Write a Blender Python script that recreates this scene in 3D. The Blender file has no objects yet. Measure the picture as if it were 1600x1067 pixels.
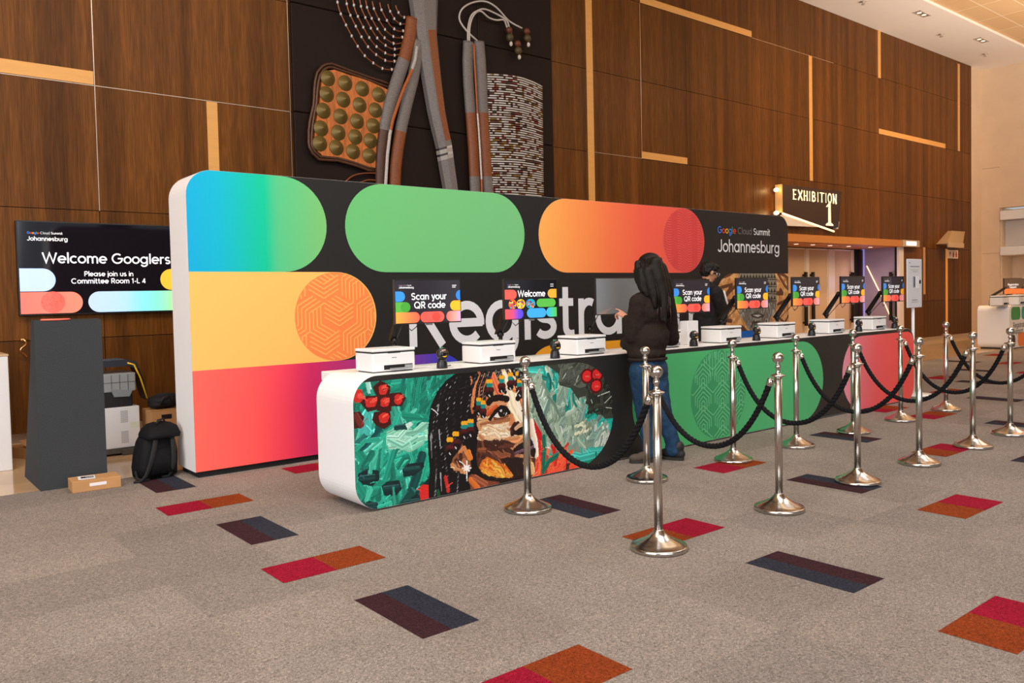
import bpy, math, random
import numpy as np
from mathutils import Vector, Matrix

SC = bpy.context.scene
COL = SC.collection
PI = math.pi
rnd = random.Random(7)

# ------------------------------------------------------------------ camera, world, lights, exposure
CAM_H = 1.44
ROT = np.array([[0.7740703930493608, -0.6327257488102359, -0.021752089484330602],
                [0.039813131607882773, 0.014359408823937212, 0.9991039595206298],
                [0.6318464537812819, 0.7742428134446927, -0.03630598674137964]])   # rows: right, up, forward
FPX, PCX, PCY = 1277.55, 800.0, 509.8
cam = bpy.data.cameras.new('camera')
cam.sensor_width = 36.0
cam.lens = FPX * 36.0 / 1600.0
cam.shift_y = -(533.5 - PCY) / 1600.0
cam.clip_start, cam.clip_end = 0.05, 200
camo = bpy.data.objects.new('camera', cam)
COL.objects.link(camo)
camo.matrix_world = Matrix(((ROT[0][0], ROT[1][0], -ROT[2][0], 0), (ROT[0][1], ROT[1][1], -ROT[2][1], 0),
                            (ROT[0][2], ROT[1][2], -ROT[2][2], CAM_H), (0, 0, 0, 1)))
SC.camera = camo

SC.view_settings.view_transform = 'Standard'
SC.view_settings.look = 'None'
SC.view_settings.gamma = 1
SC.view_settings.use_curve_mapping = False
SC.view_settings.exposure = -0.3

world = bpy.data.worlds.new('daylight')
SC.world = world
world.use_nodes = True
wn = world.node_tree.nodes
wn['Background'].inputs['Color'].default_value = (0.93, 0.96, 1.0, 1)
wn['Background'].inputs['Strength'].default_value = 0.62

def lamp(name, kind, loc, target, energy, color, **kw):
    d = bpy.data.lights.new(name, kind)
    d.energy = energy; d.color = color
    for k, v in kw.items(): setattr(d, k, v)
    o = bpy.data.objects.new(name, d)
    COL.objects.link(o)
    o.location = loc
    o.rotation_euler = (Vector(target) - Vector(loc)).to_track_quat('-Z', 'Y').to_euler()
    return o

# hall lighting: rows of ceiling panels over the foyer and warm wall washers by the panelled wall
for lx, le in ((-2.0, 400), (4.5, 330), (11.0, 170), (17.5, 110)):
    lamp('ceiling_panel_light', 'AREA', (lx, 1.6, 7.6), (lx, 1.9, 0), le, (1.0, 0.98, 0.95), shape='RECTANGLE', size=4.5, size_y=3.0)
lamp('window_daylight', 'AREA', (-1.0, -9.5, 4.2), (5.0, 6.0, 1.0), 900, (0.93, 0.97, 1.0), shape='RECTANGLE', size=12, size_y=6)
lamp('side_window_daylight', 'AREA', (-7.8, 1.2, 3.2), (4.0, 5.0, 1.2), 930, (0.92, 0.96, 1.0), shape='RECTANGLE', size=7, size_y=4.5)
lamp('added_warm_fill', 'AREA', (19.5, 1.5, 3.2), (20.5, 4.2, 8.5), 780, (1.0, 0.84, 0.68), shape='RECTANGLE', size=9, size_y=3, spread=2.1)  # unseen fill light, added to brighten the ceiling and stone wall
lamp('wall_washer', 'AREA', (19.0, 5.0, 7.5), (19.0, 10.0, 2.6), 130, (1.0, 0.66, 0.34), shape='RECTANGLE', size=10, size_y=.6, spread=1.5)
for lx in (16.5, 19.0, 21.5, 24.0):
    lamp('floor_downlight', 'SPOT', (lx, 8.7, 7.7), (lx, 8.5, 0), 420, (1.0, 0.72, 0.42), spot_size=.75, spot_blend=0.7, shadow_soft_size=0.1)
lamp('wall_washer', 'AREA', (9.0, 4.0, 7.5), (8.0, 10.0, 3.0), 90, (1.0, 0.74, 0.46), shape='RECTANGLE', size=9, size_y=1)
lamp('wall_washer', 'AREA', (-1.0, 4.0, 7.5), (0.5, 10.0, 3.0), 250, (1.0, 0.82, 0.62), shape='RECTANGLE', size=6, size_y=1)

# ------------------------------------------------------------------ pixels of the photograph to points of the place
def ray(px, py):
    return ROT.T @ np.array([px - PCX, -(py - PCY), FPX])
def at(px, py, Y):
    d = ray(px, py); t = Y / d[1]
    return Vector((d[0] * t, Y, CAM_H + d[2] * t))
def flo(px, py, z=0.0):
    d = ray(px, py); t = (z - CAM_H) / d[2]
    return Vector((d[0] * t, d[1] * t, z))

# ------------------------------------------------------------------ colours and materials
def s2l(c):
    return c / 12.92 if c <= 0.04045 else ((c + 0.055) / 1.055) ** 2.4
def rgb(r, g, b):
    return (s2l(r / 255), s2l(g / 255), s2l(b / 255))
def hx(h):
    return rgb(int(h[0:2], 16), int(h[2:4], 16), int(h[4:6], 16))

MATS = {}
def mat(name, color=(.8, .8, .8), rough=.5, metal=0.0, spec=.5, noise=None, bump=0.0, bscale=200.0, vcol=False, emit=0.0, ecol=None, coat=0.0, trans=0.0):
    """noise = (scale xyz, dark factor, light factor)"""
    if name in MATS: return MATS[name]
    m = bpy.data.materials.new(name); m.use_nodes = True
    nt = m.node_tree; N = nt.nodes; L = nt.links
    p = N['Principled BSDF']
    p.inputs['Roughness'].default_value = rough
    p.inputs['Metallic'].default_value = metal
    p.inputs['Specular IOR Level'].default_value = spec
    p.inputs['Coat Weight'].default_value = coat
    p.inputs['Transmission Weight'].default_value = trans
    src = None
    if vcol:
        a = N.new('ShaderNodeAttribute'); a.attribute_name = 'Col'
        src = a.outputs['Color']
    else:
        p.inputs['Base Color'].default_value = (*color, 1)
    if noise:
        tc = N.new('ShaderNodeTexCoord'); mp = N.new('ShaderNodeMapping')
        mp.inputs['Scale'].default_value = noise[0]
        L.new(tc.outputs['Object'], mp.inputs['Vector'])
        nz = N.new('ShaderNodeTexNoise'); nz.inputs['Scale'].default_value = 1.0
        nz.inputs['Detail'].default_value = 5.0; nz.inputs['Roughness'].default_value = .65
        L.new(mp.outputs['Vector'], nz.inputs['Vector'])
        cr = N.new('ShaderNodeMapRange')
        cr.inputs['From Min'].default_value = .3; cr.inputs['From Max'].default_value = .7
        cr.inputs['To Min'].default_value = noise[1]; cr.inputs['To Max'].default_value = noise[2]
        L.new(nz.outputs['Fac'], cr.inputs['Value'])
        mx = N.new('ShaderNodeMix'); mx.data_type = 'RGBA'; mx.blend_type = 'MULTIPLY'
        mx.inputs[0].default_value = 1.0
        if src: L.new(src, mx.inputs[6])
        else: mx.inputs[6].default_value = (*color, 1)
        L.new(cr.outputs['Result'], mx.inputs[7])
        src = mx.outputs[2]
    if src: L.new(src, p.inputs['Base Color'])
    if bump:
        tc2 = N.new('ShaderNodeTexCoord')
        n2 = N.new('ShaderNodeTexNoise'); n2.inputs['Scale'].default_value = bscale; n2.inputs['Detail'].default_value = 3
        L.new(tc2.outputs['Object'], n2.inputs['Vector'])
        b = N.new('ShaderNodeBump'); b.inputs['Strength'].default_value = bump; b.inputs['Distance'].default_value = .01
        L.new(n2.outputs['Fac'], b.inputs['Height']); L.new(b.outputs['Normal'], p.inputs['Normal'])
    if emit:
        p.inputs['Emission Strength'].default_value = emit
        if vcol:
            L.new(a.outputs['Color'], p.inputs['Emission Color'])
            if src is a.outputs['Color']:
                for l in list(p.inputs['Base Color'].links): L.remove(l)
            p.inputs['Base Color'].default_value = (.01, .01, .012, 1)
        else:
            p.inputs['Emission Color'].default_value = (*(ecol or color), 1)
    MATS[name] = m
    return m

M_PRINT = mat('printed_panel', vcol=True, rough=.42, spec=.35)
M_PAINT = mat('painted_print', vcol=True, rough=.38, spec=.4)
M_SCREEN = mat('lit_screen', vcol=True, rough=.10, spec=.6, emit=.6)
M_TINT = mat('tinted', vcol=True, rough=.55, spec=.4)
M_WHITE = mat('white_laminate', hx('f0efee'), rough=.38, spec=.45)
M_BOOTH = mat('white_board', hx('ebe7e5'), rough=.5, spec=.4)
M_PLAST = mat('white_plastic', hx('e9e8e8'), rough=.35, spec=.45)
M_BLACK = mat('black_plastic', hx('17171a'), rough=.35, spec=.5)
M_MATTE = mat('matte_black', hx('1c1b1b'), rough=.7, spec=.3)
M_BLKMET = mat('black_metal', hx('141415'), rough=.4, metal=.3)
M_STEEL = mat('polished_steel', hx('cfcac5'), rough=.14, metal=1.0)
M_SATIN = mat('satin_steel', hx('c2bcb6'), rough=.2, metal=1.0)
M_BRUSH = mat('brushed_steel', hx('c9c2ba'), rough=.24, metal=1.0)
M_GLOSSBLK = mat('dark_glass', hx('08080a'), rough=.05, spec=.7)
M_ROPE = mat('black_rope', hx('131214'), rough=.85, spec=.2, noise=((90, 90, 90), .6, 1.6))
M_CARD = mat('cardboard', hx('b98a5c'), rough=.8, spec=.2, noise=((6, 60, 6), .92, 1.06))
M_MAPLE = mat('pale_maple', hx('dca158'), rough=.4, spec=.4, noise=((3, 3, 14), .93, 1.05))

# ------------------------------------------------------------------ mesh builder
class MB:
    def __init__(self):
        self.v = []; self.f = []; self.m = []; self.c = []; self.s = []
    def add(self, verts, faces, mi=0, col=(1, 1, 1), smooth=False):
        o = len(self.v)
        self.v.extend([tuple(p) for p in verts])
        cl = isinstance(col, list)
        for i, f in enumerate(faces):
            self.f.append(tuple(o + k for k in f)); self.m.append(mi); self.s.append(smooth)
            self.c.append(col[i] if cl else col)
        return self
    def box(self, x0, x1, y0, y1, z0, z1, mi=0, col=(1, 1, 1)):
        v = [(x0, y0, z0), (x1, y0, z0), (x1, y1, z0), (x0, y1, z0), (x0, y0, z1), (x1, y0, z1), (x1, y1, z1), (x0, y1, z1)]
        f = [(0, 3, 2, 1), (4, 5, 6, 7), (0, 1, 5, 4), (1, 2, 6, 5), (2, 3, 7, 6), (3, 0, 4, 7)]
        return self.add(v, f, mi, col)
    def rbox(self, x0, x1, y0, y1, z0, z1, r=.01, mi=0, col=(1, 1, 1), n=3):
        """box with bevelled edges"""
        bm = __import__('bmesh').new()
        bm_ops = __import__('bmesh').ops
        bm_ops.create_cube(bm, size=1)
        for v in bm.verts:
            v.co = Vector(((x0 + x1) / 2 + v.co.x * (x1 - x0), (y0 + y1) / 2 + v.co.y * (y1 - y0), (z0 + z1) / 2 + v.co.z * (z1 - z0)))
        bm_ops.bevel(bm, geom=list(bm.edges), offset=r, segments=n, affect='EDGES', profile=.5)
        bm.verts.index_update()
        self.add([v.co[:] for v in bm.verts], [[v.index for v in f.verts] for f in bm.faces], mi, col, False)
        bm.free()
        return self
    def poly(self, pts, mi=0, col=(1, 1, 1)):
        return self.add(pts, [tuple(range(len(pts)))], mi, col)
    def prism(self, prof, y0, y1, mi=0, col=(1, 1, 1), mcap0=None, mcap1=None, smooth=False):
        """profile of (x,z) points (counter-clockwise seen from -Y) extruded in Y"""
        n = len(prof)
        v = [(x, y0, z) for x, z in prof] + [(x, y1, z) for x, z in prof]
        self.add(v, [(i, i + n, (i + 1) % n + n, (i + 1) % n) for i in range(n)], mi, col, smooth)
        self.add([(x, y0, z) for x, z in prof], [tuple(range(n))], mi if mcap0 is None else mcap0, col)
        self.add([(x, y1, z) for x, z in prof], [tuple(reversed(range(n)))], mi if mcap1 is None else mcap1, col)
        return self
    def tube(self, path, r, n=10, mi=0, col=(1, 1, 1), cap=True, flat=None, closed=False):
        """round tube along a path; r a number or list; flat=(axis vector, factor) squashes the section; col may be a list per segment"""
        P = [Vector(p) for p in path]
        k = len(P)
        R = r if isinstance(r, (list, tuple)) else [r] * k
        rings = []
        up = None
        for i in range(k):
            if closed: t = (P[(i + 1) % k] - P[i - 1]).normalized()
            else: t = (P[min(i + 1, k - 1)] - P[max(i - 1, 0)]).normalized()
            if up is None:
                up = Vector((0, 0, 1)) if abs(t.z) < .9 else Vector((1, 0, 0))
            a = up - t * up.dot(t)
            if a.length < 1e-6: a = t.orthogonal()
            a.normalize(); b = t.cross(a); up = a
            ring = []
            for j in range(n):
                q = a * math.cos(2 * PI * j / n) + b * math.sin(2 * PI * j / n)
                if flat: q = q - flat[0] * q.dot(flat[0]) * (1 - flat[1])
                ring.append(P[i] + q * R[i])
            rings.append(ring)
        v = [p for rg in rings for p in rg]
        f = []; cs = []
        for i in range(k if closed else k - 1):
            for j in range(n):
                i2 = (i + 1) % k
                f.append((i * n + j, i * n + (j + 1) % n, i2 * n + (j + 1) % n, i2 * n + j))
                cs.append(col[min(i, len(col) - 1)] if isinstance(col, list) else col)
        if cap and not closed:
            f.append(tuple(reversed(range(n)))); f.append(tuple((k - 1) * n + j for j in range(n)))
            cs += [cs[0], cs[-1]]
        return self.add(v, f, mi, cs, True)
    def lathe(self, prof, c=(0, 0, 0), n=32, mi=0, col=(1, 1, 1), smooth=True, axis='z'):
        """prof: list of (radius, height)"""
        v = []; f = []; k = len(prof)
        for r, h in prof:
            for j in range(n):
                a = 2 * PI * j / n
                if axis == 'z': v.append((c[0] + r * math.cos(a), c[1] + r * math.sin(a), c[2] + h))
                elif axis == 'y': v.append((c[0] + r * math.cos(a), c[1] + h, c[2] + r * math.sin(a)))
                else: v.append((c[0] + h, c[1] + r * math.cos(a), c[2] + r * math.sin(a)))
        for i in range(k - 1):
            for j in range(n):
                f.append((i * n + j, i * n + (j + 1) % n, (i + 1) * n + (j + 1) % n, (i + 1) * n + j))
        f.append(tuple(reversed(range(n)))); f.append(tuple((k - 1) * n + j for j in range(n)))
        return self.add(v, f, mi, col, smooth)
    def ball(self, c, rx, ry=None, rz=None, n=16, mi=0, col=(1, 1, 1), rot=None):
        ry = ry or rx; rz = rz or rx
        v = []; f = []; k = n // 2
        for i in range(1, k):
            a = PI * i / k
            for j in range(n):
                b = 2 * PI * j / n
                v.append(Vector((rx * math.sin(a) * math.cos(b), ry * math.sin(a) * math.sin(b), rz * math.cos(a))))
        v += [Vector((0, 0, rz)), Vector((0, 0, -rz))]
        if rot: v = [rot @ p for p in v]
        v = [p + Vector(c) for p in v]
        for i in range(k - 2):
            for j in range(n):
                f.append((i * n + j, (i + 1) * n + j, (i + 1) * n + (j + 1) % n, i * n + (j + 1) % n))
        t = (k - 1) * n
        for j in range(n):
            f.append((j, (j + 1) % n, t)); f.append(((k - 2) * n + (j + 1) % n, (k - 2) * n + j, t + 1))
        return self.add(v, f, mi, col, True)
    # flat artwork on the local plane y = Y, facing -Y; points are (x, z)
    def flat(self, pts, Y, mi=0, col=(1, 1, 1)):
        a = sum(pts[i][0] * pts[(i + 1) % len(pts)][1] - pts[(i + 1) % len(pts)][0] * pts[i][1] for i in range(len(pts)))
        if a < 0: pts = pts[::-1]
        return self.add([(x, Y, z) for x, z in pts], [tuple(range(len(pts)))], mi, col)
    def ribbon(self, pts, w, Y, mi=0, col=(1, 1, 1)):
        """stroke of width w along (x,z) points, mitred"""
        P = [Vector((p[0], p[1])) for p in pts]
        closed = (P[0] - P[-1]).length < 1e-6 and len(P) > 3
        if closed: P = P[:-1]
        k = len(P); L = []; R = []
        for i in range(k):
            a = P[i - 1] if (i > 0 or closed) else None
            b = P[(i + 1) % k] if (i < k - 1 or closed) else None
            d1 = (P[i] - a).normalized() if a is not None else None
            d2 = (b - P[i]).normalized() if b is not None else None
            d = (d1 + d2) if (d1 and d2) else (d1 or d2)
            if d.length < 1e-5: d = d1
            d = d.normalized(); n = Vector((-d.y, d.x))
            s = 1.0
            if d1 and d2: s = 1 / max(.45, n.dot(Vector((-d1.y, d1.x))))
            L.append(P[i] + n * w / 2 * s); R.append(P[i] - n * w / 2 * s)
        v = [(p.x, Y, p.y) for p in L] + [(p.x, Y, p.y) for p in R]
        f = [(k + i, k + (i + 1) % k, (i + 1) % k, i) for i in range(k if closed else k - 1)]
        return self.add(v, f, mi, col)
    def build(self, name, mats, parent=None, loc=None):
        me = bpy.data.meshes.new(name)
        me.from_pydata(self.v, [], self.f)
        for m in (mats if isinstance(mats, (list, tuple)) else [mats]): me.materials.append(m)
        me.polygons.foreach_set('material_index', self.m)
        me.polygons.foreach_set('use_smooth', self.s)
        at_ = me.color_attributes.new('Col', 'FLOAT_COLOR', 'CORNER')
        buf = []
        for f, c in zip(self.f, self.c):
            if isinstance(c[0], (tuple, list)):
                for q in c: buf.extend((q[0], q[1], q[2], 1.0))
            else:
                buf.extend((c[0], c[1], c[2], 1.0) * len(f))
        at_.data.foreach_set('color', buf)
        me.update()
        o = bpy.data.objects.new(name, me)
        COL.objects.link(o)
        if parent: o.parent = parent
        if loc: o.location = loc
        return o

def tag(o, label=None, cat=None, group=None, kind=None):
    if label: o['label'] = label
    if cat: o['category'] = cat
    if group: o['group'] = group
    if kind: o['kind'] = kind
    return o
def thing(name, label, cat, loc=(0, 0, 0), rz=0.0, group=None):
    o = bpy.data.objects.new(name, None)
    o.empty_display_size = .1
    COL.objects.link(o)
    o.location = loc; o.rotation_euler = (0, 0, rz)
    return tag(o, label, cat, group)
def struct(name, mb, mats, parent=None):
    o = mb.build(name, mats, parent)
    if parent is None: o['kind'] = 'structure'
    return o
def dup(root, loc, rz=None, label=None, group=None):
    r = root.copy(); COL.objects.link(r)
    r.location = loc
    if rz is not None: r.rotation_euler = (0, 0, rz)
    if label: r['label'] = label
    if group: r['group'] = group
    for ch in list(root.children):
        c = ch.copy(); COL.objects.link(c); c.parent = r
        for g in list(ch.children):
            d = g.copy(); COL.objects.link(d); d.parent = c
    return r

def arc(cx, cz, rx, rz, a0, a1, n=12):
    return [(cx + rx * math.cos(math.radians(a0 + (a1 - a0) * i / n)), cz + rz * math.sin(math.radians(a0 + (a1 - a0) * i / n))) for i in range(n + 1)]
def rrect(x0, x1, z0, z1, r, n=10, corners=(1, 1, 1, 1)):
    """rounded rectangle; corners = bottom-left, bottom-right, top-right, top-left"""
    p = []
    for on, cx, cz, qx, qz, a in ((corners[0], x0 + r, z0 + r, x0, z0, 180), (corners[1], x1 - r, z0 + r, x1, z0, 270),
                                  (corners[2], x1 - r, z1 - r, x1, z1, 0), (corners[3], x0 + r, z1 - r, x0, z1, 90)):
        p += arc(cx, cz, r, r, a, a + 90, n) if on else [(qx, qz)]
    return p
def grad_fill(mb, outline, Y, stops, mi=0, n=48):
    """fill a convex outline of (x,z) with vertical strips whose colours follow stops [(x, colour)]"""
    xs = [p[0] for p in outline]; x0, x1 = min(xs), max(xs)
    def span(x):
        z = []
        for i in range(len(outline)):
            a, b = outline[i], outline[(i + 1) % len(outline)]
            if (a[0] - x) * (b[0] - x) <= 0 and a[0] != b[0]:
                t = (x - a[0]) / (b[0] - a[0]); z.append(a[1] + t * (b[1] - a[1]))
            elif a[0] == x == b[0]: z += [a[1], b[1]]
        return (min(z), max(z)) if z else None
    def colat(x):
        if x <= stops[0][0]: return stops[0][1]
        for (xa, ca), (xb, cb) in zip(stops, stops[1:]):
            if x <= xb:
                t = (x - xa) / (xb - xa); return tuple(ca[k] + t * (cb[k] - ca[k]) for k in range(3))
        return stops[-1][1]
    cut = sorted(set([x0 + (x1 - x0) * (.5 - .5 * math.cos(PI * i / n)) for i in range(n + 1)] + [x0 + 1e-6, x1 - 1e-6] + xs))
    cut = [c for i, c in enumerate(cut) if i == 0 or c - cut[i - 1] > 2e-4]
    for a, b in zip(cut, cut[1:]):
        sa, sb = span(min(max(a, x0 + 1e-7), x1 - 1e-7)), span(min(max(b, x0 + 1e-7), x1 - 1e-7))
        if not sa or not sb: continue
        ca, cb = colat(a), colat(b)
        mb.add([(a, Y, sa[0]), (b, Y, sb[0]), (b, Y, sb[1]), (a, Y, sa[1])], [(0, 1, 2, 3)], mi, [(ca, cb, cb, ca)])

# ------------------------------------------------------------------ a geometric sans serif drawn with strokes
def _c(cx=.26, a0=0, a1=360, r=.215, cz=.26): return arc(cx, cz, r, r, a0, a1, 22)
_st = lambda x, a, b: [(x, a), (x, b)]
_arch = lambda x0, r: arc(x0 + r, .31, r, .165, 180, 0, 10) + [(x0 + 2 * r, 0)]
GLY = {
 'o': (.52, [_c()]), 'c': (.46, [_c(a0=48, a1=312)]), 'e': (.52, [_c(a0=-9, a1=318), [(.06, .26), (.5, .26)]]),
 'a': (.57, [_c(), _st(.475, .52, 0)]), 'd': (.57, [_c(), _st(.475, .75, 0)]), 'b': (.55, [_st(.075, .75, 0), _c(.29)]),
 'p': (.55, [_st(.075, .52, -.2), _c(.29)]), 'g': (.57, [_c(), _st(.475, .52, .03), arc(.26, .03, .215, .2, 0, -155, 12)]),
 'n': (.49, [_st(.075, .52, 0), _arch(.075, .165)]), 'h': (.49, [_st(.075, .75, 0), _arch(.075, .165)]),
 'm': (.75, [_st(.075, .52, 0), _arch(.075, .15), _arch(.375, .15)]), 'r': (.32, [_st(.075, .52, 0), arc(.23, .3, .155, .175, 180, 62, 8)]),
 'u': (.49, [[(.075, .52)] + arc(.24, .21, .165, .165, 180, 360, 10), _st(.405, .52, 0)]),
 'i': (.15, [_st(.075, .52, 0), 'd']), 'j': (.15, [[(.075, .52)] + arc(-.03, -.06, .105, .1, 0, -80, 6), 'd']), 'l': (.15, [_st(.075, .75, 0)]),
 's': (.41, [arc(.2, .37, .135, .11, 35, 270, 14)[:-1] + arc(.2, .153, .15, .107, 90, -148, 14)]),
 't': (.31, [[(.125, .68)] + arc(.225, .14, .1, .1, 180, 272, 6) + [(.285, .045)], [(.01, .475), (.27, .475)]]),
 'y': (.44, [[(.03, .52), (.225, .03)], [(.41, .52), (.17, -.15), (.06, -.16)]]),
 'W': (.9, [[(.03, .72), (.235, .04), (.445, .68), (.655, .04), (.86, .72)]]),
 'G': (.75, [arc(.37, .36, .32, .32, 48, 360, 26) + [(.4, .36)]]), 'C': (.7, [arc(.37, .36, .32, .32, 48, 312, 24)]),
 'S': (.54, [arc(.26, .52, .185, .155, 28, 270, 16)[:-1] + arc(.26, .2, .2, .16, 90, -150, 16)]),
 'J': (.45, [[(.36, .72)] + arc(.2, .205, .16, .165, 0, -160, 12)]),
 'P': (.51, [_st(.075, .72, 0), [(.075, .675), (.28, .675)] + arc(.28, .5, .165, .175, 90, -90, 10) + [(.075, .325)]]),
 'R': (.56, [_st(.075, .72, 0), [(.075, .675), (.29, .675)] + arc(.29, .5, .165, .175, 90, -90, 10) + [(.075, .325)], [(.26, .33), (.49, 0)]]),
 'L': (.44, [[(.075, .72), (.075, .045), (.41, .045)]]), 'Q': (.78, [arc(.37, .36, .32, .32, 0, 360, 26), [(.42, .22), (.66, -.02)]]),
 '1': (.3, [[(.03, .57), (.18, .67), (.18, 0)]]), '4': (.5, [[(.34, 0), (.34, .7)], [(.33, .69), (.05, .19), (.46, .19)]]),
 '-': (.32, [[(.04, .27), (.28, .27)]]), ' ': (.24, []),
}
def text_width(s, gap=.035): return sum(GLY[c][0] + gap for c in s) - gap
def text(mb, s, x, z, Y, size=None, width=None, w=.09, mi=0, col=(1, 1, 1), anchor='l', xs=1.0):
    """strokes of a line of text: baseline starts at (x,z) on plane y=Y; width sets the size when given; col may be a list per letter"""
    if size is None: size = width / (text_width(s) * xs)
    if anchor == 'c': x -= text_width(s) * size * xs / 2
    for i, ch in enumerate(s):
        adv, st = GLY[ch]
        cc = col[i] if isinstance(col, list) else col
        for qi, q in enumerate(st):
            YY = Y - .00022 * (qi + 3 * (i % 2))
            if q == 'd':
                mb.flat([(x + (.075 + .06 * math.cos(k * PI / 5)) * size * xs, z + (.68 + .06 * math.sin(k * PI / 5)) * size) for k in range(10)], YY, mi, cc)
            else:
                mb.ribbon([(x + p[0] * size * xs, z + p[1] * size) for p in q], w * size, YY, mi, cc)
        x += (adv + .035) * size * xs
    return x
GOO = [hx('4285f4'), hx('ea4335'), hx('fbbc05'), hx('4285f4'), hx('34a853'), hx('ea4335')]
def brandline(mb, x, z, Y, width, grey=hx('8a8d92'), white=(.9, .9, .9), w=.085):
    s = 'Google Cloud Summit'
    text(mb, s, x, z, Y, width=width, w=w, col=GOO + [grey] * 6 + [white] * 7)

# ------------------------------------------------------------------ raster painting (printed art on a fine grid)
class Canvas:
    def __init__(self, x0, x1, z0, z1, step):
        self.x0, self.z0, self.s = x0, z0, step
        self.nx, self.nz = int((x1 - x0) / step), int((z1 - z0) / step)
        self.a = np.zeros((self.nz, self.nx, 3))
        self.rs = np.random.RandomState(3)
    def ij(self, p): return np.array([(p[0] - self.x0) / self.s, (p[1] - self.z0) / self.s])
    def _win(self, lo, hi):
        i0, j0 = max(0, int(lo[0])), max(0, int(lo[1])); i1, j1 = min(self.nx, int(hi[0]) + 2), min(self.nz, int(hi[1]) + 2)
        if i1 <= i0 or j1 <= j0: return None
        X, Z = np.meshgrid(np.arange(i0, i1) + .5, np.arange(j0, j1) + .5)
        return i0, i1, j0, j1, X, Z
    def poly(self, pts, c, jit=.06, alpha=1.0):
        P = np.array([self.ij(p) for p in pts]); w = self._win(P.min(0), P.max(0))
        if not w: return
        i0, i1, j0, j1, X, Z = w; ins = np.zeros(X.shape, bool)
        for k in range(len(P)):
            (xa, za), (xb, zb) = P[k], P[k - 1]
            if za == zb: continue
            cond = ((za > Z) != (zb > Z)) & (X < (xb - xa) * (Z - za) / (zb - za) + xa)
            ins ^= cond
        c = np.array(c)[None, None, :] * (1 + jit * self.rs.randn(*X.shape)[..., None])
        self.a[j0:j1, i0:i1][ins] = ((1 - alpha) * self.a[j0:j1, i0:i1] + alpha * c)[ins]
    def stroke(self, pts, w, c, streak=.16, edge=0.0, taper=False):
        """brush stroke: w in metres, bristle streaks across its width"""
        P = [self.ij(p) for p in pts]; r = w / self.s / 2
        A = np.array(P); win = self._win(A.min(0) - r - 1, A.max(0) + r + 1)
        if not win: return
        i0, i1, j0, j1, X, Z = win
        D = np.full(X.shape, 1e9); S = np.zeros(X.shape); T = np.zeros(X.shape); n = len(P) - 1
        for k in range(n):
            a, b = P[k], P[k + 1]; d = b - a; l = max(np.hypot(*d), 1e-6); d = d / l
            t = np.clip((X - a[0]) * d[0] + (Z - a[1]) * d[1], 0, l)
            ex, ez = X - a[0] - d[0] * t, Z - a[1] - d[1] * t
            dist = np.hypot(ex, ez); side = ex * -d[1] + ez * d[0]
            u = dist < D
            D[u] = dist[u]; S[u] = side[u]; T[u] = ((k + t / l) / n)[u]
        rr = r * (1 - .65 * T) if taper else r
        q = S / max(r, 1e-6)
        br = self.rs.randn(9); f = np.interp(q, np.linspace(-1, 1, 9), br)
        m = D < rr * (1 - .12 * np.abs(np.interp((T * 9 + q), np.linspace(-1, 10, 24), self.rs.randn(24))))
        cc = np.array(c)[None, None, :] * (1 + streak * f)[..., None]
        if edge: cc = cc + edge * (q > .55)[..., None]
        self.a[j0:j1, i0:i1][m] = np.clip(cc, 0, 1)[m]
    def ell(self, c, rx, rz, col, jit=.05, ang=0):
        a = math.radians(ang)
        self.poly([(c[0] + rx * math.cos(t) * math.cos(a) - rz * math.sin(t) * math.sin(a), c[1] + rx * math.cos(t) * math.sin(a) + rz * math.sin(t) * math.cos(a))
                   for t in np.linspace(0, 2 * PI, 26)[:-1]], col, jit)
    def mesh(self, name, Y, keep, material, parent=None):
        """grid of cells on plane y=Y; keep(x,z) arrays -> mask"""
        nx, nz, s = self.nx, self.nz, self.s
        gx = self.x0 + np.arange(nx + 1) * s; gz = self.z0 + np.arange(nz + 1) * s
        X, Z = np.meshgrid(gx, gz)
        v = np.stack([X.ravel(), np.full(X.size, Y), Z.ravel()], 1)
        I, J = np.meshgrid(np.arange(nx), np.arange(nz))
        k = keep(self.x0 + (I + .5) * s, self.z0 + (J + .5) * s)
        I, J = I[k], J[k]
        b = J * (nx + 1) + I
        F = np.stack([b, b + 1, b + nx + 2, b + nx + 1], 1)
        used = np.unique(F); mp = np.zeros(len(v), int); mp[used] = np.arange(len(used))
        v = v[used]; F = mp[F]
        me = bpy.data.meshes.new(name)
        me.vertices.add(len(v)); me.vertices.foreach_set('co', v.astype(np.float32).ravel())
        me.loops.add(F.size); me.loops.foreach_set('vertex_index', F.astype(np.int32).ravel())
        me.polygons.add(len(F)); me.polygons.foreach_set('loop_start', (np.arange(len(F)) * 4).astype(np.int32))
        me.update(calc_edges=True)
        me.materials.append(material)
        ca = me.color_attributes.new('Col', 'FLOAT_COLOR', 'CORNER')
        lin = np.clip(self.a[J, I], 0, 1)
        lin = np.where(lin <= .04045, lin / 12.92, ((lin + .055) / 1.055) ** 2.4)
        c4 = np.ones((len(F), 4, 4), np.float32); c4[:, :, :3] = lin[:, None, :]
        ca.data.foreach_set('color', c4.ravel())
        o = bpy.data.objects.new(name, me); COL.objects.link(o)
        if parent: o.parent = parent
        return o
def c255(r, g, b): return (r / 255, g / 255, b / 255)
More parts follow.
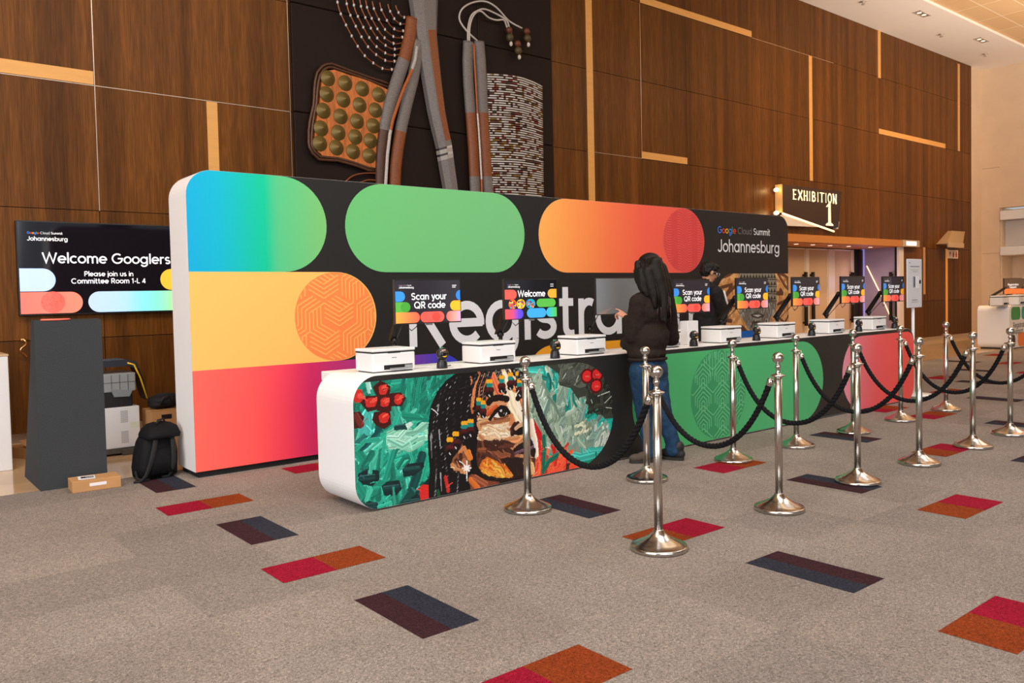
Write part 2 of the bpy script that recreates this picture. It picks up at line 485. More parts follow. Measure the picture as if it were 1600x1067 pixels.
# ------------------------------------------------------------------ the room: floor
YW = 10.0            # face of the panelled wall
YC = 7.3             # edge of the carpet
CEIL = 7.8
def carpet_material():
    m = mat('carpet', vcol=True, rough=.95, spec=.08)
    nt = m.node_tree; N = nt.nodes; L = nt.links; p = N['Principled BSDF']; a = N['Attribute']
    tc = N.new('ShaderNodeTexCoord')
    def nz(scale, lo, hi, det=2, dist=0.0, f0=.3, f1=.7):
        n = N.new('ShaderNodeTexNoise'); n.inputs['Scale'].default_value = scale; n.inputs['Detail'].default_value = det; n.inputs['Distortion'].default_value = dist
        L.new(tc.outputs['Object'], n.inputs['Vector'])
        r = N.new('ShaderNodeMapRange'); r.inputs['From Min'].default_value = f0; r.inputs['From Max'].default_value = f1
        r.inputs['To Min'].default_value = lo; r.inputs['To Max'].default_value = hi
        L.new(n.outputs['Fac'], r.inputs['Value']); return r.outputs['Result'], n.outputs['Fac']
    f1, raw = nz(110, .5, 1.55, 3, 1.5); f2, _ = nz(34, .74, 1.26, 2, 3.0); f3, _ = nz(1.1, .92, 1.08)
    def mul(x, y):
        k = N.new('ShaderNodeMath'); k.operation = 'MULTIPLY'; L.new(x, k.inputs[0]); L.new(y, k.inputs[1]); return k.outputs[0]
    f = mul(mul(f1, f2), f3)
    mx = N.new('ShaderNodeMix'); mx.data_type = 'RGBA'; mx.blend_type = 'MULTIPLY'; mx.inputs[0].default_value = 1
    L.new(a.outputs['Color'], mx.inputs[6]); L.new(f, mx.inputs[7]); L.new(mx.outputs[2], p.inputs['Base Color'])
    b = N.new('ShaderNodeBump'); b.inputs['Strength'].default_value = .45; b.inputs['Distance'].default_value = .006
    L.new(raw, b.inputs['Height']); L.new(b.outputs['Normal'], p.inputs['Normal'])
    return m
M_CARPET = carpet_material()
fl = MB()
base = hx('877d76')
U = .6
for ix in range(-22, 48):
    for iy in range(-26, 13):
        x0, x1 = ix * U + .04, (ix + 1) * U + .04
        y0, y1 = iy * U - .45, (iy + 1) * U - .45
        y1 = min(y1, YC)
        if y1 <= y0 or x0 > 27: continue
        t = 1 + rnd.choice((-.09, -.03, 0, 0, .03, .05)); w = rnd.uniform(-.01, .01)
        fl.poly([(x0, y0, 0), (x1, y0, 0), (x1, y1, 0), (x0, y1, 0)], 0, (base[0] * t * (1 + w), base[1] * t, base[2] * t * (1 - w)))
RED, ORA, NAV, MAR = hx('8a142c'), hx('803819'), hx('2d2f39'), hx('382226')
def ctile(x0, y1, kind):
    """coloured carpet pieces: 'h' kinds are .6 along the wall, 'v' kinds .3 along the wall; (x0,y1) the corner furthest to the window side"""
    z = .0012
    if kind[0] == 'h': w, d = .6, .3
    else: w, d = .3, .6
    ca, cb = {'ro': (RED, ORA), 'or': (ORA, RED), 'mn': (MAR, NAV), 'nm': (NAV, MAR)}[kind[1:]]
    for a, b, c in ((x0, x0 + w / 2, ca), (x0 + w / 2, x0 + w, cb)):
        fl.poly([(a, y1 - d, z), (b, y1 - d, z), (b, y1, z), (a, y1, z)], 0, c)
for x0, y1, k in ((1.818, 5.318, 'vmn'), (1.652, 6.065, 'hro'), (1.686, 4.258, 'hro'), (1.842, 3.5, 'vmn'), (1.69, 2.42, 'hro'), (3.65, 2.557, 'vnm'),
                  (3.522, 3.331, 'hor'), (5.335, 2.43, 'hor'), (3.494, 1.505, 'hor'), (5.498, 3.482, 'vmn'), (7.366, 4.41, 'vnm')):
    ctile(x0, y1, k)
for px, py, k in ((1083, 731, 'hro'), (1422.6, 706.6, 'hor'), (1416.5, 651, 'hro'), (1536.4, 661.5, 'vnm'), (1508.6, 622, 'vmn'), (1451, 613, 'hro'),
                  (1578, 720, 'vnm'), (1490, 596.5, 'vmn'), (1487, 578, 'vnm'), (1463.6, 564.2, 'vmn'), (1534, 555.5, 'hor'), (1553, 568.5, 'hor'),
                  (1584, 583, 'hro'), (1443, 591, 'hro'), (438.7, 731.9, 'hro'), (826, 784, 'vnm'), (1345, 641, 'hro')):
    p = flo(px, py); ctile(p.x, min(p.y, YC - .31), k)
p = flo(307, 760.4); ctile(p.x - .3, p.y + .6, 'vmn')
# stone strip along the panelled wall and into the recess
M_STONE = mat('polished_stone', hx('cdab84'), rough=.1, spec=.5, noise=((.9, 2.2, 1), .85, 1.1))
for x0 in np.arange(-12, 27, .9):
    for y0, y1 in ((YC, 8.2), (8.2, 9.1), (9.1, 10.0), (10.0, 11.2)):
        fl.poly([(x0 + .002, y0 + .002, 0), (x0 + .898, y0 + .002, 0), (x0 + .898, y1 - .002, 0), (x0 + .002, y1 - .002, 0)], 1)
fl.poly([(-12, YC, -.004), (27.3, YC, -.004), (27.3, 11.3, -.004), (-12, 11.3, -.004)], 2)
struct('floor', fl, [M_CARPET, M_STONE, mat('grout', hx('6d5a48'), rough=.8)])

# ------------------------------------------------------------------ panelled back wall
def wood_material():
    m = mat('dark_wenge', vcol=True, rough=.40, spec=.15)
    nt = m.node_tree; N = nt.nodes; L = nt.links; p = N['Principled BSDF']; a = N['Attribute']
    tc = N.new('ShaderNodeTexCoord')
    def nz(sc, lo, hi, det, dist=0.0, f0=.3, f1=.7):
        mp = N.new('ShaderNodeMapping'); mp.inputs['Scale'].default_value = sc; L.new(tc.outputs['Object'], mp.inputs['Vector'])
        n = N.new('ShaderNodeTexNoise'); n.inputs['Scale'].default_value = 1; n.inputs['Detail'].default_value = det; n.inputs['Distortion'].default_value = dist
        L.new(mp.outputs['Vector'], n.inputs['Vector'])
        r = N.new('ShaderNodeMapRange'); r.inputs['From Min'].default_value = f0; r.inputs['From Max'].default_value = f1
        r.inputs['To Min'].default_value = lo; r.inputs['To Max'].default_value = hi; L.new(n.outputs['Fac'], r.inputs['Value'])
        return r.outputs['Result']
    def mul(x, y):
        k = N.new('ShaderNodeMath'); k.operation = 'MULTIPLY'; L.new(x, k.inputs[0]); L.new(y, k.inputs[1]); return k.outputs[0]
    f = mul(mul(nz((70, 70, 2.6), .7, 1.3, 4, .6), nz((5.0, 5, .12), .55, 1.36, 3)), nz((9, 9, 1.1), .86, 1.14, 3, 2.5))
    mx = N.new('ShaderNodeMix'); mx.data_type = 'RGBA'; mx.blend_type = 'MULTIPLY'; mx.inputs[0].default_value = 1
    L.new(a.outputs['Color'], mx.inputs[6]); L.new(f, mx.inputs[7]); L.new(mx.outputs[2], p.inputs['Base Color'])
    return m
M_WOOD = wood_material()
M_SEAMB = mat('seam_black', hx('120a06'), rough=.8)
M_SEAML = mat('seam_metal', hx('cbb9a8'), rough=.3, metal=.8)
M_BEIGE = mat('beige_stone', hx('e4cbae'), rough=.7, spec=.25, noise=((1.5, 1.5, 1.5), .95, 1.04), bump=.05, bscale=90)
X_L, X_R = -9.0, 25.49
LEV = [0, 1.085, 2.497, 3.88, 5.272, 6.66, CEIL]
COLS = [X_L, -6.2, -3.4, -.56, 2.255, 3.545, 4.565, 6.07, 7.57, 9.08, 9.986, 11.28, 12.56, 14.69, 15.6, 16.92, 18.39, 20.06, 21.06, 22.46, 23.77, 24.64, X_R]
wall = MB()
wcol = hx('623a13')
g = .004
for i in range(len(COLS) - 1):
    for j in range(len(LEV) - 1):
        x0, x1, z0, z1 = COLS[i], COLS[i + 1], LEV[j], LEV[j + 1]
        if x0 == 3.545 and j >= 3: continue
        if x0 == 2.255 and j >= 3: x1 = 4.565
        if 14.6 < (x0 + x1) / 2 < 21.06 and z1 < 2.6: continue          # the recessed entrance
        if z0 == 0 and x1 < 14: pass
        t = 1 + rnd.uniform(-.10, .10)
        if j == 0: t *= .72  # lowest row: own darker tone at the right, painted shade at the left
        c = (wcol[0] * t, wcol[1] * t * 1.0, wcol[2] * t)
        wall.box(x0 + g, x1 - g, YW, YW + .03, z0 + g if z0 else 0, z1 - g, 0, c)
wall.box(X_L, 14.69, YW + .03, YW + .12, 0, CEIL, 1)
wall.box(21.06, X_R, YW + .03, YW + .12, 0, CEIL, 1)
wall.box(14.69, 21.06, YW + .03, YW + .12, 2.497, CEIL, 1)
wall.box(X_R, 26.3, YW + .02, YW + .12, 0, CEIL, 2)
# metal seams
for x0, x1, z in ((X_L, 4.56, 3.88), (10.07, 11.28, 3.883), (14.7, 17.9, 6.66)):
    wall.box(x0, x1, YW - .002, YW + .004, z - .0035, z + .0035, 3)
for x, z0, z1 in ((2.255, 2.497, CEIL), (11.28, 3.88, 6.66), (4.555, 2.5, CEIL), (9.09, 2.5, CEIL)):
    wall.box(x - .004, x + .004, YW - .002, YW + .004, z0, z1, 3)
struct('wall_back', wall, [M_WOOD, M_SEAMB, M_BEIGE, M_SEAML])
# pale inlay strips
k = 0
for x0, x1, z0, z1 in ((-4.0, 2.245, 3.89, 4.035), (3.482, 3.612, 2.5, 3.872), (9.91, 10.063, 0, CEIL), (11.29, 14.69, 6.665, 6.79), (11.27, 12.56, 3.885, 4.01),
                       (16.85, 16.98, 3.887, 6.655), (19.99, 20.13, 6.645, CEIL), (20.02, 23.77, 5.275, 5.40), (24.57, 24.71, 5.285, 7.73)):
    k += 1
    struct('trim_%d' % k, MB().box(x0, x1, YW - .004, YW + .01, z0, z1), M_MAPLE)
for x, z0, z1 in ((23.83, 0, 2.5), (22.46, 1.26, 2.52)):
    k += 1
    struct('trim_%d' % k, MB().box(x - .06, x + .06, YW - .006, YW + .01, z0, z1), mat('lit_amber_strip' if x > 23 else 'pale_amber_strip', hx('d88a3c') if x > 23 else hx('b98a62'), rough=.5, emit=.35 if x > 23 else .03, ecol=hx('f0a050')))
struct('baseboard_back', MB().box(X_L, 14.6, YW - .015, YW, 0, .1).box(21.1, X_R, YW - .015, YW, 0, .1), M_BRUSH)

# right-hand stone wall with a recessed counter
XR = 26.25
rw = MB()
rw.box(XR, XR + .3, 9.53, YW + .1, 0, CEIL)
rw.box(XR, XR + .3, -15, 9.53, 3.72, CEIL)
rw.box(XR, XR + .3, -15, 4.0, 0, 3.72)
rw.box(XR + .9, XR + 1.1, 4.0, 9.6, 0, 3.72)
rw.box(XR + .1, XR + .9, 9.5, 9.56, 0, 3.72)
for z in (2.4, 4.9):
    rw.box(XR - .003, XR, 9.53, YW, z, z + .01, 1)
struct('wall_right', rw, [M_BEIGE, mat('stone_joint', hx('9b8263'), rough=.8)])
for j, (z0, z1) in enumerate(((3.36, 3.62), (2.33, 2.58))):
    k += 1
    struct('trim_%d' % k, MB().rbox(XR - .06, XR + .9, 4.0, 9.5, z0, z1, .01), M_WHITE)
lamp('counter_spot', 'SPOT', (XR + .35, 9.05, 2.3), (XR + .8, 9.02, .6), 60, (1, .8, .5), spot_size=1.1, spot_blend=.6, shadow_soft_size=.03)
k += 1
struct('trim_%d' % k, MB().box(XR + .3, XR + .88, 4.0, 9.49, 2.6, 3.35), mat('white_panel', hx('cfc9c4'), rough=.6))

# ceiling: plain band beside the wall, tiles beyond
ce = MB()
ce.box(X_L, 27.3, 8.39, YW + .12, CEIL, CEIL + .2, 0)
def tile_material():
    m = mat('ceiling_tiles', hx('dab88e'), rough=.8, spec=.2)
    nt = m.node_tree; N = nt.nodes; L = nt.links; p = N['Principled BSDF']
    tc = N.new('ShaderNodeTexCoord'); br = N.new('ShaderNodeTexBrick')
    br.offset = 0; br.inputs['Scale'].default_value = 1; br.inputs['Brick Width'].default_value = 1.2; br.inputs['Row Height'].default_value = .6
    br.inputs['Mortar Size'].default_value = .012
    br.inputs['Color1'].default_value = (*hx('dab88e'), 1); br.inputs['Color2'].default_value = (*hx('d4b084'), 1); br.inputs['Mortar'].default_value = (*hx('f0dcc0'), 1)
    L.new(tc.outputs['Object'], br.inputs['Vector']); L.new(br.outputs['Color'], p.inputs['Base Color'])
    return m
ce.box(X_L, 27.3, -16, 8.39, CEIL + .06, CEIL + .2, 1)
ce.box(X_L, 27.3, 8.36, 8.39, CEIL + .0, CEIL + .06, 0)
struct('ceiling', ce, [mat('ceiling_white', hx('efe8e2'), rough=.8, spec=.2), tile_material()])
# opposite side of the hall: unseen wall and piers added for dark stripes in the steel reflections, and the left-hand end
opp = MB()
for x in np.arange(-9, 27.4, 4.2):
    opp.box(x, x + 1.1, -15, -14.5, 0, CEIL)
opp.box(-9, 27.3, -15, -14.5, 0, .5)
opp.box(-9, 27.3, -15, -14.5, 6.6, CEIL)
struct('wall_front', opp, mat('unseen_pier', hx('7a675a'), rough=.7))
lw = MB()
for y in np.arange(-14, 10, 4.0): lw.box(-9.3, -9.0, y, y + 1.6, 0, CEIL)
lw.box(-9.3, -9.0, 6.0, 10.0, 0, CEIL)
struct('wall_left', lw, mat('unseen_pier', hx('7a675a')))

# ceiling fittings: recessed lamps and sprinklers on the white band
def ceiling_lamp(px, py, label):
    d = ray(px, py); t = (CEIL - CAM_H) / d[2]; P = Vector((d[0] * t, d[1] * t, CEIL))
    o = thing('recessed_ceiling_lamp', label, 'ceiling lamp', P, 0, 'recessed lamps in the ceiling band')
    MB().box(-.27, .27, -.09, -.075, -.012, 0).box(-.27, .27, .075, .09, -.012, 0).box(-.27, -.255, -.09, .09, -.012, 0).box(.255, .27, -.09, .09, -.012, 0).build('frame', mat('lamp_frame', hx('b9aca0'), rough=.4), o)
    for bx in (-.12, .12): MB().lathe([(.05, -.004), (.05, -.008)], (bx, 0, 0), 16).build('bulb', mat('lamp_glow', (1, .85, .65), emit=1.6, ecol=(1, .82, .6)), o)
    MB().box(-.255, .255, -.075, .075, -.003, 0).build('recess', mat('lamp_recess', hx('8d7f70'), rough=.5), o)
ceiling_lamp(1440, 21.5, 'twin recessed lamp in the white ceiling band, nearest the top edge of the photo')
ceiling_lamp(1533, 62.5, 'twin recessed lamp in the white ceiling band, above the corner with the stone wall')
for px, py, lab in ((1349, 2, 'small sprinkler head in the ceiling band, nearest the top edge of the photo'), (1471, 53, 'small sprinkler head between the two recessed ceiling lamps'),
                    (1540, 84, 'small sprinkler head closest to the stone wall corner')):
    d = ray(px, py); t = (CEIL - CAM_H) / d[2]; P = Vector((d[0] * t, d[1] * t, CEIL))
    o = MB().lathe([(.07, 0), (.07, -.012), (.03, -.016), (.022, -.06), (.045, -.065), (.045, -.07)], (0, 0, 0), 14).build('sprinkler_head', mat('lamp_frame', hx('b9aca0')), None, P)
    tag(o, lab, 'sprinkler', 'ceiling sprinklers')

# ------------------------------------------------------------------ entrance recess, doors and canopy
M_FABRIC = mat('cream_fabric_panel', hx('b5987a'), rough=.85, spec=.15, noise=((60, 60, 60), .92, 1.07))
M_FRAME = mat('pale_frame', hx('d8cfc4'), rough=.4)
rc = MB()
rc.box(14.69, 21.06, 11.06, 11.15, 0, 2.6, 0)                 # back of the recess
rc.box(14.69, 21.4, YW + .1, 11.15, 2.6, 2.7, 1)
struct('wall_recess', rc, [M_SEAMB, mat('canopy_wood', hx('b97736'), rough=.4)])
M_LILAC = mat('lilac_panel', hx('9c8a94'), rough=.6)
rv = MB().add([(21.1, YW + .03, 0), (21.1, 11.15, 0), (21.1, 11.15, 2.6), (21.1, YW + .03, 2.6)], [(0, 1, 2, 3)], 0)
rv.add([(21.11, YW + .03, 0), (21.3, YW + .03, 0), (21.3, YW + .03, 2.6), (21.11, YW + .03, 2.6)], [(0, 1, 2, 3)], 1)
wrv = struct('wall_reveal', rv, [M_LILAC, M_WOOD])
ha_ = at(1396, 460, 10.2); hz0, hz1 = at(1396, 500, 10.2).z, at(1396, 425, 10.2).z
MB().tube([(21.0, 10.2, hz0), (21.0, 10.2, hz1)], .04, 12).box(21.0, 21.1, 10.18, 10.22, hz0 + .05, hz0 + .1).box(21.0, 21.1, 10.18, 10.22, hz1 - .1, hz1 - .05).build('door_handle', M_BLKMET, wrv)
YD = 11.0
def dx(px): return at(px, 450, YD).x
doors = [(14.75, dx(1258), 'fabric'), (dx(1263), dx(1293), 'fabric'), (dx(1303), dx(1331), 'fabric')]
for i, (a, b, _) in enumerate(doors):
    d = tag(thing('door_%d' % (i + 1), None, None, (a, YD, 0)), kind='structure')
    MB().box(.02, b - a - .02, 0, .05, .05, 2.44).build('leaf', M_FABRIC, d)
    MB().box(0, .02, -.01, .05, 0, 2.46).box(b - a - .02, b - a, -.01, .05, 0, 2.46).box(0, b - a, -.01, .05, 2.44, 2.47).box(0, b - a, -.01, .05, 0, .05).build('door_frame', M_FRAME, d)
    hxp = at((1259.5, 1270.8, 1332.5)[i], 460, YD - .08).x - a
    zh0, zh1 = at(1260, 509, YD - .08).z, at(1260, 425, YD - .08).z
    MB().tube([(hxp, -.08, zh0), (hxp, -.08, zh1)], .045, 12).box(hxp - .02, hxp + .02, -.08, .0, zh0 + .05, zh0 + .1).box(hxp - .02, hxp + .02, -.08, .0, zh1 - .1, zh1 - .05).build('door_handle', M_BLKMET, d)
k += 1
struct('trim_%d' % k, MB().box(dx(1258), dx(1263), YD - .03, YD + .05, 0, 2.47).box(dx(1293), dx(1303), YD - .03, YD + .05, 0, 2.47).box(dx(1331), dx(1333), YD - .03, YD + .05, 0, 2.47), mat('beige_post', hx('c5b49f'), rough=.5))
k += 1
struct('trim_%d' % k, MB().box(dx(1345), dx(1353), YD - .03, YD + .05, 0, 2.47), mat('maroon_jamb', hx('3c2024'), rough=.5))
k += 1
struct('trim_%d' % k, MB().box(21.06, 21.09, YD - .06, YD, 0, 2.5), mat('blue_lit_edge', hx('a9a6d8'), rough=.5, emit=.5, ecol=hx('8f90e8')))  # white edge; the blue light on it is put into colour and glow
k += 1
struct('trim_%d' % k, MB().rbox(21.0, 21.24, YW - .03, YW + .04, 0, 2.5, .008), M_FRAME)
q0, q1 = (21.085, 10.88, 2.05), (21.085, 10.1, .35)
stl = MB().tube([q0, (21.085, 10.5, 1.28), q1], .012, 6)
tag(stl.build('light_strip', mat('warm_led', (1, .75, .45), emit=3.0, ecol=(1, .62, .3))), 'thin warm light line running diagonally down the lilac reveal panel', 'light strip')
cn = thing('entrance_canopy', 'orange wood canopy with downlights over the recessed doors', 'canopy', (0, 0, 0))
MB().box(14.69, 20.95, YW - .12, YW - .02, 2.50, 2.665).build('fascia', mat('canopy_wood', hx('b97736')), cn)
MB().box(14.69, 20.95, YW - .02, 11.0, 2.49, 2.52).build('soffit', mat('canopy_soffit', hx('a8672c'), rough=.45), cn)
for px in (1244, 1270, 1297, 1326, 1360, 1395):
    X = at(px, 384, YW + .3).x
    MB().lathe([(.05, 0), (.05, .012)], (X, YW + .3, 2.482), 14).build('downlight', mat('lamp_glow', (1, .85, .65)), cn)
    lamp('canopy_spot', 'SPOT', (X, YW + .35, 2.47), (X, YW + .5, 0) , 30, (1, .74, .45), spot_size=2.6, spot_blend=.8, shadow_soft_size=.05)
lamp('reveal_light', 'POINT', (20.2, 10.45, 1.6), (20, 10, 0), 12, (.6, .5, 1.0), shadow_soft_size=.1)
ex = thing('lit_exit_sign', 'small lit white sign box at the right end of the canopy', 'sign', (0, 0, 0))
MB().rbox(20.97, 21.9, YW - .14, YW - .06, 2.5, 2.67, .008).build('housing', mat('sign_housing', hx('b8a28c'), rough=.5), ex)
MB().box(21.15, 21.7, YW - .146, YW - .139, 2.535, 2.635).build('lit_face', mat('sign_glow', (1, .97, .92), emit=1.3, ecol=(1, .97, .9)), ex)

# EXHIBITION 1 sign
YS = 9.84
sg = thing('hanging_wall_sign', 'dark glossy sign with glowing EXHIBITION 1 lettering above the canopy', 'sign', (0, 0, 0))
pq = lambda px, py, Y=YS: (at(px, py, Y).x, at(px, py, Y).z)
prof = [pq(1222.5, 332.5), pq(1286, 354), pq(1310, 355), pq(1315, 299.5), pq(1222.5, 288)]
MB().prism(prof, YS, YW - .02).build('sign_body', mat('sign_dark', hx('2a1512'), rough=.12, spec=.5), sg)
wedge = [pq(1226, 335), pq(1232, 352.5), pq(1280, 354.5)]
MB().prism(wedge, YS + .02, YW - .05).build('white_wedge', mat('white_panel', hx('cfc9c4')), sg)
MB().prism([pq(1308, 357), pq(1311, 358), pq(1313, 346)], YS + .02, YW - .05).build('corner_wedge', mat('white_panel', hx('cfc9c4')), sg)
MB().box(pq(1220, 300)[0], pq(1222.3, 300)[0], YS - .005, YW - .02, pq(1222, 332)[1], pq(1222, 288)[1]).build('lit_side', mat('sign_side_glow', hx('a0703c'), emit=.35, ecol=(1, .62, .25)), sg)
a, b = at(1223, 333.5, YS - .02), at(1303, 361.5, YS - .02)
MB().tube([a, b], .022, 6).build('light_edge', mat('warm_led', (1, .75, .45)), sg)
M_SIGNLIT = mat('sign_lettering', (1, .86, .55), emit=1.25, ecol=(1, .80, .45))
def block_letters(mb, s, x, z, Y, h, w):
    """condensed display capitals with flared strokes"""
    G = {'E': [('v', .1), ('h', 0, .1, .7), ('h', .46, .1, .6), ('h', .9, .1, .7)], 'X': [('d', .05, .95, .8), ('d', .95, .05, .5)], 'H': [('v', .12), ('v', .74), ('h', .44, .12, .8)],
         'I': [('v', .36)], 'B': [], 'T': [('v', .36), ('h', .9, 0, .95)], 'O': [], 'N': [('v', .1), ('v', .74), ('d', .1, .9, .62)]}
    for ch in s:
        u = w if ch != 'I' else w * .62
        cx = x
        def P(a, b): return (cx + a * u, z + b * h)
        if ch == 'B':
            mb.ribbon([P(.2, 0), P(.2, 1)], u * .24, Y)
            mb.ribbon([P(.2, .955), P(.5, .955), P(.72, .85), P(.72, .64), P(.5, .53), P(.2, .53)], u * .17, Y)
            mb.ribbon([P(.2, .53), P(.55, .53), P(.8, .4), P(.8, .15), P(.55, .045), P(.2, .045)], u * .18, Y)
        elif ch == 'O':
            mb.ribbon([P(.5 + .38 * math.cos(t), .5 + .46 * math.sin(t)) for t in np.linspace(0, 2 * PI, 25)], u * .2, Y)
        else:
            for q in G[ch]:
                if q[0] == 'v':
                    c = q[1] + (.12 if ch != 'I' and ch != 'T' else .13)
                    cc = .5 if ch in 'IT' else c
                    mb.flat([P(cc - .15, 0), P(cc + .15, 0), P(cc + .1, .5), P(cc + .15, 1), P(cc - .15, 1), P(cc - .1, .5)], Y)
                elif q[0] == 'h': mb.flat([P(q[2], q[1]), P(q[3] + .12, q[1]), P(q[3] + .12, q[1] + .1), P(q[2], q[1] + .1)], Y)
                else: mb.ribbon([P(q[1], 0 if ch != 'N' else 1), P(q[2], 1 if ch != 'N' else 0)], u * .24, Y)
        x += u * 1.12
    return x
lt = MB()
A, B = at(1238, 311.5, YS), at(1306, 319, YS)
n_w = 1.07 * (B.x - A.x) / (8 * 1.12 + 2 * .62 * 1.12)
block_letters(lt, 'EXHIBITION', A.x, A.z, YS - .008, at(1238, 295.5, YS).z - A.z, n_w)
o1 = at(1294, 352.5, YS); h1 = at(1294, 317, YS).z - o1.z; w1 = .13
lt.flat([(o1.x - .11, o1.z), (o1.x + .21, o1.z), (o1.x + .21, o1.z + .03), (o1.x + .11, o1.z + .07), (o1.x + .1, o1.z + h1), (o1.x + .03, o1.z + h1), (o1.x - .09, o1.z + h1 * .84), (o1.x - .09, o1.z + h1 * .80), (o1.x, o1.z + h1 * .84), (o1.x - .01, o1.z + .07), (o1.x - .11, o1.z + .03)], YS - .008)
lt.build('lettering', M_SIGNLIT, sg)
for py in (297, 333):
    P = at(1210, py, YW - .05)
    MB().lathe([(.035, 0), (.05, -.05), (.03, -.09)], (P.x, P.y, P.z), 12, axis='y').build('side_lamp', mat('lamp_glow', (1, .85, .65)), sg)
    lamp('sign_side_lamp', 'POINT', (P.x, YW - .2, P.z), (0, 0, 0), 5, (1, .6, .22), shadow_soft_size=.04)

# wall speaker, washroom sign
sp = thing('wall_speaker', 'beige tilted speaker box high on the panelling near the stone wall', 'speaker', (0, 0, 0))
q4 = [at(1480, 380.5, YW - .3), at(1504, 383.5, YW - .3), at(1507.8, 361.8, YW - .12), at(1487.3, 360.5, YW - .12)]
x0, x1, z0 = q4[0].x, q4[1].x, q4[0].z
MB().add([tuple(q) for q in q4] + [(q.x, YW - .01, q.z) for q in q4],
         [(0, 1, 2, 3), (1, 5, 6, 2), (0, 3, 7, 4), (3, 2, 6, 7), (0, 4, 5, 1), (4, 7, 6, 5)]).build('cabinet', mat('speaker_beige', hx('a98a66'), rough=.7), sp)
MB().box(x0, x1, YW - .34, YW - .3, z0 - .1, z0 + .03).build('lower_lip', mat('speaker_lip', hx('c4a681'), rough=.6), sp)
wc = thing('washroom_sign', 'small white washroom sign with red figures beside the amber strip', 'sign', (0, 0, 0))
W0 = at(1482, 403.5, YW - .03); W1 = at(1497, 391, YW - .03)
MB().box(W0.x, W1.x, YW - .03, YW - .005, W0.z, W1.z).build('sign_plate', mat('sign_white', hx('e8d6bd'), rough=.5), wc)
cr = hx('b0442c'); w = W1.x - W0.x; h = W1.z - W0.z; Yi = YW - .034
f = lambda u, v: (W0.x + u * w, W0.z + v * h)
MB().flat([f(.16, .2), f(.19, .5), f(.28, .62), f(.21, .62), f(.21, .8), f(.11, .8), f(.11, .62), f(.04, .62), f(.13, .5)], Yi, 0, cr).build('arrow', M_TINT, wc)
for u in (.5, .8):
    MB().flat([f(u - .07, .15), f(u + .07, .15), f(u + .09, .62), f(u + .03, .66)] + [f(u + .06 * math.cos(t), .76 + .1 * math.sin(t)) for t in np.linspace(-1.0, PI + 1.0, 10)] + [f(u - .03, .66), f(u - .09, .62)], Yi, 0, cr).build('figure', M_TINT, wc)
# ------------------------------------------------------------------ backdrop wall with printed graphics
INK = hx('232222')
YB = 6.83
BX0, BX1, BZ = 2.186, 10.9, 2.538
R3, R2 = .887, 1.700       # tops of the lowest and the middle band
bd = thing('registration_backdrop', 'long black backdrop wall printed with coloured pills and the word Registration', 'backdrop', (0, 0, 0))
prof = rrect(BX0, BX1, .05, BZ, .21, 10, (0, 0, 1, 1))
MB().prism(prof, YB, YB + .45).build('wall_body', M_BOOTH, bd)
MB().box(BX0 + .03, BX1 - .03, YB + .02, YB + .43, 0, .05).build('plinth', M_MATTE, bd)
gf = MB()
gf.flat(rrect(BX0 + .001, BX1 - .001, .05, BZ - .001, .21, 10, (0, 0, 1, 1)), YB - .001, 0, INK)
gf.build('black_face', M_PRINT, bd)
e = .0022
p1 = MB()
x1 = 3.4245; r = (BZ - R2) / 2 - .001
grad_fill(p1, rrect(BX0 + .001, x1, R2, BZ - .001, .21, 10, (0, 0, 0, 1))[:1] + [(x1 - r, R2)] + arc(x1 - r, R2 + r, r, r, -90, 90, 24) + arc(BX0 + .211, BZ - .211, .21, .21, 90, 180, 10), YB - e, [(BX0, hx('00a9dc')), (2.45, hx('00b4d2')), (2.70, hx('00bfae')), (2.86, hx('00c596')), (2.95, hx('52c48a')), (3.42, hx('7bc274'))])
p1.build('blue_green_pill', M_PRINT, bd)
def pill(name, x0, x1, z0, z1, Y, stops, parent, lround=True, rround=True, n=48):
    r = (z1 - z0) / 2; zc = (z0 + z1) / 2
    o = (arc(x0 + r, zc, r, r, 90, 270, 24) if lround else [(x0, z1), (x0, z0)]) + (arc(x1 - r, zc, r, r, -90, 90, 24) if rround else [(x1, z0), (x1, z1)])
    mb = MB(); grad_fill(mb, o, Y, stops, 0, n)
    return mb.build(name, M_PRINT, parent)
T = BZ - .001
pill('green_pill', 3.611, 5.776, R2, T, YB - e, [(3.6, hx('6ac077')), (5.78, hx('76c382'))], bd)
pill('orange_red_pill', 5.98, 8.91, R2, T, YB - e, [(5.98, hx('fbb25c')), (6.5, hx('f99a52')), (7.1, hx('f57a4c')), (7.7, hx('f0604c')), (8.9, hx('ea5a50'))], bd)
pill('amber_band', BX0 + .001, 3.9127, R3, R2, YB - e, [(2.19, hx('fcc166')), (3.9, hx('fdbf68'))], bd, False)
pill('red_purple_band', BX0 + .001, 5.006, .052, R3, YB - e, [(2.19, hx('ff685a')), (2.7, hx('ff5a5a')), (2.98, hx('f2425c')), (3.2, hx('d32a62')), (3.45, hx('bf3070')), (4.1, hx('8a3a98')), (4.5, hx('5b3fb4')), (4.65, hx('3b3cc4')), (5.0, hx('3a3fd0'))], bd, False)
pill('mustard_pill', 5.74, 8.0, .052, R3, YB - e, [(5.7, hx('eda52c')), (8, hx('eda52c'))], bd)
pill('blue_band', 8.3, BX1 - .001, .052, R3, YB - e, [(8, hx('0a66c8')), (11, hx('0a62bd'))], bd, True, False)
